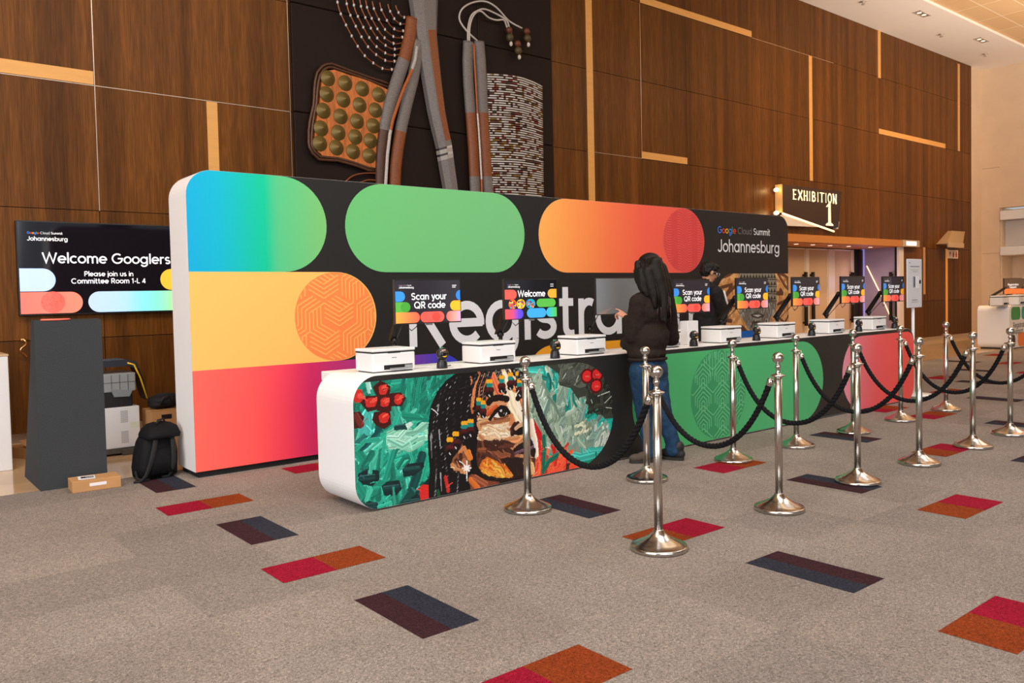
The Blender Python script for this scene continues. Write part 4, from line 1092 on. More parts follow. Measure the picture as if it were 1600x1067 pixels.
# thin paint ridges over everything
for _ in range(110):
    x, z = RS.uniform(KX0, MX1), RS.uniform(.02, kz); a = RS.uniform(0, PI); l = RS.uniform(.02, .07)
    j, i_ = min(pc.nz - 1, int((z - pc.z0) / pc.s)), min(pc.nx - 1, int((x - pc.x0) / pc.s))
    c = np.clip(pc.a[j, i_] * 1.25 + .08, 0, 1)
    pc.stroke([(x, z), (x + l * .5 * math.cos(a), z + l * .5 * math.sin(a) + .004), (x + l * math.cos(a), z + l * math.sin(a))], .007, tuple(c), .05)
rm2 = (kz - .014) / 2
def keep(x, z):
    ok = (z < kz) & ((x < MX1 - rm2) | ((x - MX1 + rm2) ** 2 + (z - .014 - rm2) ** 2 < rm2 ** 2))
    for cz, s_ in ((.197, -1), (KZ - .187, 1)):
        corner = (x < KX0 + .187) & ((z - cz) * s_ > 0)
        ok &= ~(corner & ((x - KX0 - .187) ** 2 + (z - cz) ** 2 > .184 ** 2))
    return ok & (x > KX0 + .003)
pc.mesh('portrait_print', YK - .0026, keep, M_PAINT, kt)
# ------------------------------------------------------------------ monitors on the counter
MW, MH = .575, .335
def screen_scan(mb, Y):
    W, H = MW - .016, MH - .018
    X = lambda u: -W / 2 + u / 490 * W
    Z = lambda v: H / 2 - v / 332 * H
    F = lambda pts, c, d: mb.flat(pts, Y - d, 0, c)
    F([(X(0), Z(0)), (X(490), Z(0)), (X(490), Z(332)), (X(0), Z(332))], hx('2b282e'), 0)
    def pl(u0, u1, v0, v1, c, l=True, r=True, d=.0006, stops=None):
        a, b, z1, z0 = X(u0), X(u1), Z(v0), Z(v1); R = min((z1 - z0) / 2, (b - a) / (2 if l and r else 1)); zc = (z0 + z1) / 2; rz = (z1 - z0) / 2
        o = (arc(a + R, zc, R, rz, 90, 270, 12) if l else [(a, z1), (a, z0)]) + (arc(b - R, zc, R, rz, -90, 90, 12) if r else [(b, z0), (b, z1)])
        if stops: grad_fill(mb, o, Y - d, [(X(u), q) for u, q in stops], 0, 14)
        else: F(o, c, d)
    BL, GR, YE = hx('3a8be0'), hx('55a840'), hx('fbb02c')
    pl(0, 70, 85, 165, BL, l=False); pl(0, 104, 168, 248, GR, l=False)
    F([(X(72) + (X(36) - X(0)) * math.cos(t), (Z(168) + Z(248)) / 2 + (Z(168) - Z(248)) / 2 * math.sin(t)) for t in np.linspace(0, 2 * PI, 21)[:-1]], hx('47983a'), .0010)
    pl(456, 490, 80, 162, hx('2f7fd6'), r=False); pl(410, 490, 164, 244, YE, r=False)
    pl(0, 176, 248, 332, None, l=False, stops=[(0, hx('f4a23c')), (60, hx('f38a48')), (176, hx('f2604c'))])
    pl(180, 362, 248, 332, hx('f05a50'))
    F([(X(300) + (X(32) - X(0)) * math.cos(t), (Z(248) + Z(332)) / 2 + (Z(248) - Z(332)) / 2 * .8 * math.sin(t)) for t in np.linspace(0, 2 * PI, 21)[:-1]], hx('e0473f'), .0010)
    pl(378, 490, 248, 332, None, r=False, stops=[(378, hx('f4685c')), (440, hx('f49a8e')), (490, hx('dba6c8'))])
    for s, u, v, wd in (('Scan your', 115, 152, 268), ('QR code', 136, 220, 236)):
        text(mb, s, X(u), Z(v), Y - .0014, width=wd / 490 * W, w=.115, col=(.95, .95, .97))
    brandline(mb, X(25), Z(42), Y - .0014, .19 * W, w=.1)
    text(mb, 'Johannesburg', X(25), Z(62), Y - .0014, width=.225 * W, w=.11, col=(.95, .95, .97))
    for v, n in ((38, 34), (52, 28)):
        F([(X(428), Z(v + 8)), (X(428 + n), Z(v + 8)), (X(428 + n), Z(v)), (X(428), Z(v))], (.55, .55, .56), .0014)
def screen_welcome(mb, Y):
    W, H = MW - .016, MH - .018
    X = lambda u: -W / 2 + (u - 942) / 396 * W
    Z = lambda v: H / 2 - (v - 138) / 298 * H
    F = lambda pts, c, d: mb.flat(pts, Y - d, 0, c)
    F([(-W / 2, -H / 2), (W / 2, -H / 2), (W / 2, H / 2), (-W / 2, H / 2)], hx('16151a'), 0)
    def pl(u0, u1, v0, v1, c, l=True, r=True, stops=None):
        a, b, z1, z0 = X(u0), X(u1), Z(v0), Z(v1); R = min((z1 - z0) / 2 * 1.1, (b - a) / 2); zc = (z0 + z1) / 2; rz = (z1 - z0) / 2
        o = (arc(a + R, zc, R, rz, 90, 270, 12) if l else [(a, z1), (a, z0)]) + (arc(b - R, zc, R, rz, -90, 90, 12) if r else [(b, z0), (b, z1)])
        if stops: grad_fill(mb, o, Y - .0006, [(X(u), q) for u, q in stops], 0, 14)
        else: F(o, c, .0006)
    pl(942, 1030, 212, 286, hx('f0584c'), l=False); pl(1268, 1338, 210, 280, hx('f7a63a'), r=False); pl(1180, 1330, 286, 352, hx('56b048'))
    pl(942, 1078, 362, 438, None, l=False, stops=[(942, hx('f0584c')), (1000, hx('d04a78')), (1040, hx('6a48d8')), (1078, hx('4a44cc'))])
    pl(1104, 1254, 360, 434, hx('3f9fe4')); pl(1254, 1338, 356, 432, None, r=False, stops=[(1254, hx('3aa8e8')), (1300, hx('44c098')), (1338, hx('58b848'))])
    rs = random.Random(4)
    cols = [hx(c) for c in ('e8204c', 'f0c020', '20a0b8', 'e86020', '3048a0', 'c01878', 'f4e060', '18181c')]
    for (u0, u1) in ((968, 1028), (1028, 1092), (1098, 1170)):
        pl(u0, u1, 286, 360, cols[rs.randrange(8)])
        for _ in range(26):
            u, v = rs.uniform(u0 + 8, u1 - 14), rs.uniform(292, 346)
            F([(X(u), Z(v)), (X(u + rs.uniform(6, 14)), Z(v + rs.uniform(-4, 6))), (X(u + rs.uniform(2, 10)), Z(v + rs.uniform(8, 15))), (X(u - 3), Z(v + 8))], cols[rs.randrange(8)], .0008 + _ * .00002)
    text(mb, 'Welcome', X(1038), Z(268), Y - .0016, width=210 / 396 * W, w=.115, col=(.95, .95, .97))
    brandline(mb, X(964), Z(178), Y - .0014, .2 * W, w=.1)
    text(mb, 'Johannesburg', X(964), Z(196), Y - .0014, width=.225 * W, w=.11, col=(.95, .95, .97))
    for v in (168, 184): F([(X(1290), Z(v + 7)), (X(1315), Z(v + 7)), (X(1315), Z(v)), (X(1290), Z(v))], (.55, .55, .56), .0014)
def monitor(name, label, loc, rz, kind, group):
    o = thing(name, label, 'monitor', loc, rz, group)
    MB().rbox(-MW / 2, MW / 2, -.012, .014, -MH / 2, MH / 2, .004).build('housing', M_BLACK, o)
    MB().rbox(-.07, .07, .014, .03, -.07, .07, .006).build('mounting_plate', M_BLKMET, o)
    MB().box(-.03, .03, -.013, -.011, -MH / 2 - .012, -MH / 2 + .002).build('chin_badge', mat('badge_grey', hx('6a6a6c'), rough=.3), o)
    m = MB()
    if kind == 'scan': screen_scan(m, -.0125); m.build('screen', M_SCREEN, o)
    elif kind == 'welcome': screen_welcome(m, -.0125); m.build('screen', M_SCREEN, o)
    else:
        m.box(-MW / 2 + .006, MW / 2 - .006, -.0135, -.012, -MH / 2 + .008, MH / 2 - .006)
        m.build('screen', mat('reflection_grey_screen', hx('a9acae'), rough=.1, metal=.6), o)  # dark screen; the bright hall's reflection is put into its grey colour
    return o
def monitor_arm(label, foot, head, group):
    """clamped gas-spring arm: foot on the counter top, head at the monitor's back"""
    o = thing('monitor_mount', label, 'monitor mount', foot, 0, group)
    F = Vector(foot); H = Vector(head) - F
    MB().rbox(-.05, .05, -.045, .045, 0, .012, .004).build('clamp_base', M_BLKMET, o)
    MB().tube([(0, 0, .01), (0, 0, .2)], .017, 12).lathe([(.026, 0), (.026, .03)], (0, 0, .012), 14).build('post', M_BLKMET, o)
    el = Vector((-.01, .02, .2))
    MB().ball((0, 0, .2), .03, .03, .026, 12).tube([(0, 0, .2), el], .022, 10).build('elbow_joint', M_BLKMET, o)
    k_ = Vector((H.x - .2, H.y + .075, H.z - .03))
    up = MB()
    d = (k_ - el); n = Vector((-d.z, 0, d.x)).normalized() * .028; y = Vector((0, .016, 0))
    pts = [el - n - y, k_ - n * .8 - y, k_ + n * .8 - y, el + n - y, el - n + y, k_ - n * .8 + y, k_ + n * .8 + y, el + n + y]
    up.add(pts, [(0, 1, 2, 3), (7, 6, 5, 4), (0, 4, 5, 1), (1, 5, 6, 2), (2, 6, 7, 3), (3, 7, 4, 0)])
    up.build('upper_arm', M_BLKMET, o)
    MB().ball(k_, .03, .028, .034, 12).tube([k_, (H.x - .05, H.y + .06, H.z), (H.x, H.y + .03, H.z)], [.018, .016, .016], 10).build('tilt_head', M_BLKMET, o)
    MB().tube([(H.x - .04, H.y + .04, H.z - .05), (H.x - .06, H.y + .07, H.z - .17), (H.x - .1, H.y + .08, H.z - .2), (H.x - .18, H.y + .07, H.z - .14), (.0, .05, .12), (.02, .05, .01)], .004, 6).build('cable', M_BLACK, o)
    return o
YMON = 5.2
MONS = [(617, 716, 437, 504.5, -4, 'scan', 'monitor reading Scan your QR code, leftmost of the counter row'), (786.5, 868, 437, 497.5, -1, 'welcome', 'monitor reading Welcome with a colourful pill pattern'),
        (930, 1012, 436, 489, -1, 'blank', 'blank grey monitor that the man in the brown sweatshirt is touching'), (1050.5, 1107.5, 436, 489, 0, 'scan', 'Scan your QR code monitor in front of the person behind the counter'),
        (1148.5, 1199.5, 434.5, 482, 0, 'scan', 'Scan your QR code monitor in front of the carved mask print'), (1236, 1280, 432.5, 478, 0, 'scan', 'Scan your QR code monitor just past the right end of the backdrop'),
        (1313, 1350, 431.5, 474, 0, 'scan', 'Scan your QR code monitor in front of the black doorway gap'), (1378, 1411.5, 431, 472, 0, 'scan', 'Scan your QR code monitor at the far right end of the counter')]
ARML = ['black mount of the leftmost monitor, above the red flower painting', 'black mount of the Welcome monitor', 'black mount of the blank grey monitor', 'black mount of the monitor in front of the person behind the counter',
        'black mount of the monitor by the carved mask print', 'black mount of the monitor just past the end of the backdrop', 'black mount of the monitor by the black doorway gap', 'black mount of the monitor at the right end of the counter']
for (a, b, t, bt, rz, kind, lab), al in zip(MONS, ARML):
    p0, p1 = at(a, 450, YMON), at(b, 450, YMON)
    if kind == 'blank': cx = p0.x + MW / 2
    else: cx = (p0.x + p1.x) / 2
    zc = (at((a + b) / 2, t, YMON).z + at((a + b) / 2, bt, YMON).z) / 2
    monitor('monitor', lab, (cx, YMON, zc), math.radians(rz), kind, 'monitors along the counter')
    fx = cx - .33 if cx > 6 else cx - .2
    monitor_arm(al, (max(fx, KX0 + .2), 5.36, KZ + .001), (cx, YMON, zc - .02), 'monitor mounts along the counter')

# ------------------------------------------------------------------ printers
def make_printer(label, loc, rz=0, small=False, group='white printers along the counter'):
    o = thing('printer', label, 'printer', loc, rz, group)
    w, d, h = .175, .25, .138
    b = MB().rbox(-w, w, 0, d, .006, h, .012)
    b.build('body', M_PLAST, o)
    MB().box(-w + .002, w - .002, .002, d - .003, h - .001, h + .0075).box(-.05, .05, -.001, .006, h - .004, h + .004).build('lid_gap', M_MATTE, o)
    MB().rbox(-w - .001, w + .001, -.002, d, h + .0075, h + .028, .007).build('scanner_lid', M_PLAST, o)
    s = MB().box(-.085, .15, -.0015, .001, .018, .05)
    s.build('output_slot', M_MATTE, o)
    MB().box(-.04, .10, -.03, -.0012, .022, .027).box(.085, .14, -.02, -.0014, .018, .044).build('paper_tray', mat('tray_grey', hx('97989a'), rough=.4), o)
    MB().box(-.02, .02, -.0009, .001, .099, .103).build('badge', mat('badge_grey', hx('6a6a6c')), o)
    MB().box(-w + .015, w - .015, .015, d - .015, 0, .0075).build('foot_plate', M_MATTE, o)
    return o
PR = [(648, 'white printer nearest the left end of the counter, above the red flowers'), (805.5, 'white printer beneath the Welcome monitor, second from the left end'), (947, 'white printer just left of the standing man, under the letters str'),
      (1064, 'white printer half hidden behind the standing man'), (1159, 'white printer above the green chevron circle, in front of the person behind the counter'), (1243, 'white printer beside the right end of the backdrop'),
      (1320, 'white printer second from the right end of the counter'), (1385, 'white printer nearest the right end of the counter')]
first = None
for px, lab in PR:
    x = at(px, 530, 5.02).x - .175
    if first is None: first = make_printer(lab, (x, 5.02, KZ + .001))
    else: dup(first, (x, 5.02, KZ + .001), label=lab)
# ------------------------------------------------------------------ barcode scanners
def make_scanner(label, loc):
    o = thing('barcode_scanner', label, 'scanner', loc, 0, 'barcode scanners along the counter')
    MB().lathe([(.04, 0), (.042, .008), (.036, .05), (.031, .066), (.02, .07)], (0, 0, 0), 20).build('base', M_BLACK, o)
    rx = Matrix.Rotation(math.radians(-14), 3, 'X')
    h = MB()
    prof = [(.0, .03), (.03, .026), (.043, .012), (.046, -.006), (.044, -.024), (.040, -.028)]
    h.lathe([(max(r, .001), y) for r, y in prof][::-1], (0, 0, 0), 24, axis='y')
    h.v = [tuple(rx @ Vector(p) + Vector((0, 0, .103))) for p in h.v]
    h.build('head', M_BLACK, o)
    wv = MB().lathe([(.034, -.0285), (.034, -.030)], (0, 0, 0), 24, axis='y')
    wv.v = [tuple(rx @ Vector(p) + Vector((0, 0, .103))) for p in wv.v]
    wv.build('scan_window', M_GLOSSBLK, o)
    lb = MB().flat(arc(0, -.014, .024, .014, 205, 335, 10), -.0312, 0, hx('e8b020'))
    lb.v = [tuple(rx @ Vector(p) + Vector((0, 0, .103))) for p in lb.v]
    lb.build('yellow_label', M_TINT, o)
    lt_ = MB()
    for x in (-.012, 0, .012): lt_.lathe([(.0035, -.0305), (.0035, -.0315)], (x, 0, .024), 8, axis='y')
    lt_.v = [tuple(rx @ Vector(p) + Vector((0, 0, .103))) for p in lt_.v]
    lt_.build('indicator_lights', mat('led_warm', (1, .6, .5), emit=1.5, ecol=(1, .6, .5)), o)
    MB().box(-.012, .012, -.008, .008, .147, .152).build('status_light', mat('led_green', (.1, .6, .3), emit=.3, ecol=(.1, .7, .3)), o)
    MB().tube([(.0, .035, .01), (.03, .07, .005), (.09, .09, .004), (.16, .12, .004)], .0035, 6).build('cable', M_BLACK, o)
    return o
SCN = [(690, 4.97, 'black barcode scanner between the two leftmost printers'), (867, 4.97, 'black barcode scanner between the second and third printers, by the mustard pill'), (1084, 4.97, 'black barcode scanner just right of the standing man'),
       (1182, 4.99, 'black barcode scanner in front of the carved mask print'), (1268.5, 4.99, 'black barcode scanner right of the backdrop end'), (1342, 5.0, 'black barcode scanner beside the last printer, on its left'), (1398, 5.02, 'black barcode scanner at the far right end of the counter')]
sf = None
for px, y, lab in SCN:
    x = min(at(px, 540, y).x, KX1 - .12)
    if sf is None: sf = make_scanner(lab, (x, y, KZ + .001))
    else: dup(sf, (x, y, KZ + .001), label=lab)
# small things on the counter
P = at(1077, 545, 5.2)
ub = thing('upright_white_box', 'upright plain white box on the counter right of the half hidden printer', 'box', (P.x, 5.2, KZ + .001))
MB().rbox(-.085, .085, -.05, .05, 0, .235, .006).build('shell', M_PLAST, ub)
MB().box(-.06, .06, -.0515, -.049, .012, .03).build('dark_slot', M_MATTE, ub)
P = at(975, 548, 5.30)
sn = thing('amber_card_holder', 'small amber card standing on the counter left of the standing man', 'card', (P.x, 5.22, KZ + .001))
MB().box(-.07, .07, 0, .006, .02, .085).build('card', mat('amber_card', hx('eda52c'), rough=.5), sn)
MB().box(-.075, .075, -.01, .03, 0, .02).build('holder', M_MATTE, sn)
P = flo(666, 576, KZ)
tag(MB().rbox(-.08, .08, -.02, .02, 0, .006, .002).build('folded_paper', mat('paper', hx('e6dfe2'), rough=.8), None, (P.x, 5.14, KZ + .002)), 'white folded paper slip on the counter left of the first scanner', 'paper')
# ------------------------------------------------------------------ rope barrier
SG_ = 'polished barrier posts in two rows'
def make_post(label, loc):
    o = thing('barrier_post', label, 'barrier post', loc, 0, SG_)
    MB().lathe([(.158, .0), (.161, .004), (.161, .020), (.156, .026), (.150, .026), (.118, .043), (.085, .058), (.055, .076), (.036, .094), (.028, .108), (.026, .112)], (0, 0, 0), 48).build('base', M_SATIN, o)
    MB().lathe([(.0245, .108), (.0245, .872)], (0, 0, 0), 24).build('pole', M_BRUSH, o)
    MB().lathe([(.025, .868), (.030, .874), (.046, .882), (.0465, .888), (.030, .893), (.017, .90), (.0135, .915), (.0135, .93), (.019, .938), (.019, .948), (.014, .958), (.012, .968)], (0, 0, 0), 28).build('collar', M_STEEL, o)
    MB().ball((0, 0, 1.001), .0375, n=24).build('ball_finial', M_STEEL, o)
    return o
POSTS = {'left': (3.525, 4.19, 'barrier post in front of the painted face, nearest the counter at the left'), 'near': (3.507, 3.03, 'barrier post closest to the camera, standing on the red and orange carpet piece'),
         'c2': (4.765, 4.225, 'barrier post in front of the standing man'), 'c3': (5.826, 4.19, 'barrier post in front of the green chevron circle'), 'c4': (4.714, 3.036, 'barrier post in front of the green pill, second nearest to the camera'),
         'c5': (6.765, 4.171, 'barrier post by the right edge of the green pill'), 'r1': (5.80, 3.072, 'barrier post standing on the dark carpet piece right of centre'), 'r2': (7.797, 4.17, 'barrier post at the left edge of the pink red pill'),
         'r3': (8.853, 4.197, 'barrier post in front of the pink red pill'), 'r4': (6.766, 3.057, 'barrier post before the right end of the counter, in the near row'), 'r5': (9.943, 4.182, 'barrier post right of the counter end, by the stand sign'),
         'r6': (7.80, 3.051, 'barrier post before the support desk, in the near row'), 'r7': (8.70, 3.064, 'barrier post nearest the right edge of the photo'), 'off': (9.95, 3.06, 'barrier post beyond the right edge of the photo')}
pf = None
for k2, (x, y, lab) in POSTS.items():
    if pf is None: pf = make_post(lab, (x, y, 0.001))
    else: dup(pf, (x, y, 0.001), rnd.uniform(0, 6), lab)
def make_rope(label, a, b, zlow):
    A = Vector((POSTS[a][0], POSTS[a][1], .872)); B = Vector((POSTS[b][0], POSTS[b][1], .872))
    d = (B - A).normalized()
    o = thing('barrier_rope', label, 'rope', A, 0, 'black barrier ropes between the posts')
    L = (B - A).length
    def cl(t):                     # hanging curve from hook to hook
        s = L * t
        u = max(-1, min(1, 2 * (t - .048) / .904 - 1))
        z = .850 - (.850 - zlow) * (1 - (math.cosh(2.0 * u) - 1) / (math.cosh(2.0) - 1))
        return d * s + Vector((0, 0, z - .872))
    t0, t1 = .048, .952
    N = 70
    pts = [cl(t0 + (t1 - t0) * i / N) for i in range(N + 1)]
    m = MB()
    side = d.cross(Vector((0, 0, 1))).normalized()
    ln = [0]
    for i in range(N): ln.append(ln[-1] + (pts[i + 1] - pts[i]).length)
    M_ = 220
    for s_ in range(3):
        path = []
        for i in range(M_ + 1):
            q = ln[-1] * i / M_
            j = min(max(0, int(np.searchsorted(ln, q)) - 1), N - 1); f_ = (q - ln[j]) / max(ln[j + 1] - ln[j], 1e-6)
            c = pts[j].lerp(pts[j + 1], f_); tg = (pts[j + 1] - pts[j]).normalized(); nn = tg.cross(side)
            ph = 2 * PI * (q / .10 + s_ / 3)
            path.append(c + side * (.0096 * math.cos(ph)) + nn * (.0096 * math.sin(ph)))
        m.tube(path, .0118, 7)
    m.build('rope_cord', M_ROPE, o)
    for (e0, e1, hook) in ((pts[0], pts[1], d * .047 + Vector((0, 0, .012))), (pts[-1], pts[-2], d * (L - .047) + Vector((0, 0, .012)))):
        t = (e1 - e0).normalized()
        f_ = MB().tube([e0 - t * .012, e0 - t * .008, e0 + t * .034, e0 + t * .036], [.012, .0225, .0225, .019], 14).build('ferrule', M_STEEL, o)
        ring = []
        c0 = e0 - t * .012; mid = (c0 + hook) / 2; ax = (hook - c0); hl = ax.length / 2 + .004; ax.normalize(); up_ = ax.cross(side)
        for i in range(13):
            a_2 = 2 * PI * i / 12
            ring.append(mid + ax * (hl * math.cos(a_2)) + up_ * (.011 * math.sin(a_2)))
        MB().tube(ring[:-1], .0032, 6, closed=True).build('snap_hook', M_STEEL, o)
    return o
for a, b, z, lab in (('left', 'near', .385, 'black twisted rope hanging across the painted portrait'), ('c2', 'c4', .345, 'black twisted rope hanging low before the green chevron circle'), ('c3', 'r1', .385, 'black twisted rope ending at the post on the dark carpet piece'),
                     ('c5', 'r4', .375, 'black twisted rope crossing the dark gap between the green and pink pills'), ('r2', 'r6', .37, 'black twisted rope hanging from the post at the left edge of the pink pill'), ('r3', 'r7', .36, 'black twisted rope crossing in front of the stand sign base'),
                     ('r5', 'off', .36, 'black twisted rope running off the right edge of the photo')):
    make_rope(lab, a, b, z)

# ------------------------------------------------------------------ white stand sign past the counter
P = flo(1427, 616.5)
st = thing('stand_sign', 'white upright information board on a pole past the right end of the counter', 'sign', (P.x, P.y, 0))
MB().lathe([(.255, 0), (.255, .01), (.03, .018)], (0, 0, 0), 40).build('base', M_WHITE, st)
B0 = at(1413.5, 404.5, P.y); B1 = at(1436.5, 480, P.y)
px_ = at(1423, 500, P.y).x - P.x
MB().tube([(px_ * .0, 0, .012), (px_ * .0, 0, 1.3)], .02, 12).build('pole', M_WHITE, st)
MB().rbox(B0.x - P.x, B1.x - P.x, -.035, -.02, B1.z, B0.z, .006).build('board', mat('board_white', hx('dcdde2'), rough=.5), st)
bm_ = MB(); W = B1.x - B0.x; H = B0.z - B1.z; o_ = B0.x - P.x
R_ = lambda u0, u1, v0, v1, c: bm_.flat([(o_ + u0 * W, B1.z + v0 * H), (o_ + u1 * W, B1.z + v0 * H), (o_ + u1 * W, B1.z + v1 * H), (o_ + u0 * W, B1.z + v1 * H)], -.0365, 0, c)
GT = hx('8b8f98')
R_(.1, .2, .91, .935, hx('9aa3b4')); R_(.18, .82, .835, .855, GT); R_(.2, .8, .77, .782, hx('b3b6bc')); R_(.35, .7, .735, .747, hx('b3b6bc')); R_(.3, .68, .15, .165, GT); R_(.25, .74, .11, .122, hx('b3b6bc'))
R_(.38, .52, .42, .64, hx('8f97a8')); R_(.46, .8, .40, .65, hx('eceef2'))
bm_.flat([(o_ + (.86 + .07 * math.cos(t)) * W, B1.z + (.53 + .045 * math.sin(t)) * H) for t in np.linspace(0, 2 * PI, 15)[:-1]], -.0372, 0, hx('23283a'))
bm_.build('printed_notice', M_TINT, st)

# ------------------------------------------------------------------ support desk far right
SX, SY, SD = 20.40, 7.205, .67
sd = thing('support_desk', 'white rounded support desk with coloured pills by the stone wall', 'desk', (0, 0, 0))
MB().prism(rrect(SX, SX + 3.2, .02, .99, .13, 10), SY, SY + SD).build('desk_body', M_WHITE, sd)
MB().box(SX + .1, SX + 3.1, SY + .03, SY + SD - .03, 0, .02).build('plinth', M_MATTE, sd)
sf_ = MB().flat(rrect(SX + .01, SX + 3.19, .03, .985, .125, 10), SY - .001, 0, hx('e6e2de'))
for x0, c in ((SX + .1, hx('3c8f4c')), (SX + .72, hx('1f9c8c')), (SX + 1.4, hx('3c8f4c'))):
    sf_.flat(rrect(x0, x0 + .55, .66, .955, .1, 6), SY - .003, 0, c)
sf_.flat(rrect(SX + .02, SX + .35, .04, .32, .1, 6), SY - .003, 0, hx('4a3222'))
for i, (x0, c) in enumerate(((SX + .5, hx('f0803a')), (SX + 1.25, hx('f0a040')), (SX + 2, hx('e05a44')))): sf_.flat(rrect(x0, x0 + .65, .04, .36, .13, 6), SY - .003, 0, c)
text(sf_, 'Registration', SX + .22, .48, SY - .004, size=.17, w=.09, col=hx('45454a'))
text(sf_, 'Support', SX + .22, .40 - .06, SY - .004, size=.17, w=.09, col=hx('45454a'))
sf_.build('printed_front', M_PRINT, sd)
for i, (px, lab, la, lp) in enumerate(((1582, 'small orange screen reading two lines, above the support desk', 'black mount of the orange screen on the support desk', 'white printer at the left end of the support desk'),
                               (1607, 'screen on the support desk cut off by the right edge of the photo', 'black mount of the cut off screen on the support desk', 'white printer on the support desk cut off by the right edge'))):
    Yq = 7.52
    C_ = at(px, 447, Yq)
    m = thing('desk_screen', lab, 'monitor', (C_.x, Yq, C_.z), math.radians(-18), 'screens on the support desk')
    MB().rbox(-.3, .3, -.012, .014, -.19, .19, .005).build('housing', M_BLACK, m)
    q = MB().flat([(-.29, -.18), (.29, -.18), (.29, .18), (-.29, .18)], -.0125, 0, hx('5a4636'))
    q.flat([(-.29, -.18), (.29, -.18), (.29, -.06), (-.29, -.06)], -.0132, 0, hx('f07a3c'))
    text(q, 'Registration', -.17, .015, -.0135, width=.36, w=.13, col=(.9, .9, .92)); text(q, 'Support', -.12, -.045, -.0138, width=.24, w=.13, col=(.9, .9, .92))
    q.build('screen', M_SCREEN, m)
    F_ = at(px - 24, 466, Yq)
    monitor_arm(la, (F_.x, Yq + .12, .99), (C_.x, Yq, C_.z), 'monitor mounts on the support desk')
    pp = make_printer(lp, (at((1571, 1597)[i], 478, 7.24).x, 7.24, .991), 0, group='printers on the support desk')
    pp.scale = (1.15, 1.0, 1.4)
# ------------------------------------------------------------------ left-hand screen on the panelled wall
TY = YW - .06
tv = thing('wall_screen', 'large wall screen with a welcome message and room directions above the grey pedestal', 'screen', (0, 0, 0))
TX0, TZ0, TZ1 = 1.425, 1.348, 2.352
TX1 = TX0 + (TZ1 - TZ0) * 16 / 9
MB().rbox(TX0, TX1, TY - .03, YW - .004, TZ0, TZ1, .006).build('housing', M_BLACK, tv)
ts = MB(); Y = TY - .031
ts.flat([(TX0 + .014, TZ0 + .016), (TX1 - .014, TZ0 + .016), (TX1 - .014, TZ1 - .014), (TX0 + .014, TZ1 - .014)], Y, 0, hx('0a0a12'))
q = TX0 + .014; zt, zm, zb = 1.848, 1.605, 1.368
def tp(x0, x1, z0, z1, stops, l=True, r=True, d=.0008):
    R = (z1 - z0) / 2; zc = (z0 + z1) / 2
    o = (arc(x0 + R, zc, R, R, 90, 270, 16) if l else [(x0, z1), (x0, z0)]) + (arc(x1 - R, zc, R, R, -90, 90, 16) if r else [(x1, z0), (x1, z1)])
    grad_fill(ts, o, Y - d, stops, 0, 20)
tp(q, 1.775, zm, zt, [(1, hx('b9d2fb'))], l=False)
tp(q, 2.03, zb, zm - .008, [(q, hx('fb7468')), (2.03, hx('fc8a74'))], l=False)
ts.flat(arc(1.742, (zb + zm) / 2, .116, .116, 0, 350, 30), Y - .0014, 0, hx('f4685c'))
rr = random.Random(9)
for _ in range(70):
    a, r_ = rr.uniform(0, 6.28), .11 * math.sqrt(rr.random())
    x, z = 1.742 + r_ * math.cos(a), (zb + zm) / 2 + r_ * math.sin(a)
    ts.flat([(x, z), (x + .006, z), (x + .006, z + .006), (x, z + .006)], Y - .0018, 0, hx('c8402f'))
tp(2.085, TX1 - .014, zb, zm - .008, [(2.08, hx('b9d2fb')), (2.45, hx('b0d8fa')), (2.62, hx('86e0f2')), (2.85, hx('86e8d0')), (3.0, hx('b0f0a0')), (3.2, hx('c8f090'))], r=False)
tp(2.85, TX1 - .014, zm, zt, [(2.8, hx('fcc040'))], r=False)
brandline(ts, 1.524, 2.212, Y - .002, .335, hx('c8ccd4'), (.95, .95, .97), .1)
text(ts, 'Johannesburg', 1.522, 2.142, Y - .002, width=.385, w=.115, col=(.95, .95, .98))
text(ts, 'Welcome Googlers', 1.655, 1.905, Y - .002, width=1.315, w=.105, col=(.93, .95, 1))
text(ts, 'Please join us in', 2.055, 1.765, Y - .002, width=.505, w=.12, col=(.93, .95, 1))
text(ts, 'Committee Room 1-L 4', 1.925, 1.685, Y - .002, width=.765, w=.12, col=(.93, .95, 1))
ts.build('screen', mat('bright_screen', vcol=True, rough=.06, spec=.6, emit=.62), tv)

# ------------------------------------------------------------------ pedestal, plinth, boxes
PX0, PX1, PY0, PZ = 1.135, 1.615, 7.25, 1.325
M_PED = mat('charcoal_carpeted', hx('3b3d40'), rough=.9, spec=.15, noise=((160, 160, 160), .75, 1.3), bump=.25, bscale=260)
pd = thing('pedestal', 'tall charcoal wedge shaped pedestal beside the carpet edge', 'pedestal', (0, 0, 0))
MB().add([(PX0, PY0, 0), (PX1, PY0, 0), (PX1, PY0 + .74, 0), (PX0, PY0 + .74, 0), (PX0, PY0, PZ), (PX1, PY0, PZ), (PX1, PY0 + .12, PZ + .012), (PX0, PY0 + .12, PZ + .012),
          (PX0, PY0 + .42, .62), (PX1, PY0 + .42, .62), (PX0, PY0 + .24, .98), (PX1, PY0 + .24, .98)],
         [(0, 1, 5, 4), (1, 2, 9, 11, 6, 5), (0, 4, 7, 10, 8, 3), (4, 5, 6, 7), (3, 8, 9, 2), (8, 10, 11, 9), (10, 7, 6, 11), (0, 3, 2, 1)]).build('body', M_PED, pd)
MB().tube([(PX0 + .16 + .1 * math.cos(t), PY0 + .05 + .045 * math.sin(t), PZ + .012) for t in np.linspace(0, 2 * PI, 25)[:-1]], .008, 6, closed=True).build('top_ring', mat('coral_ring', hx('e8705c'), rough=.3), pd)
wp = thing('white_plinth', 'white display plinth cut by the left edge of the photo', 'plinth', (0, 0, 0))
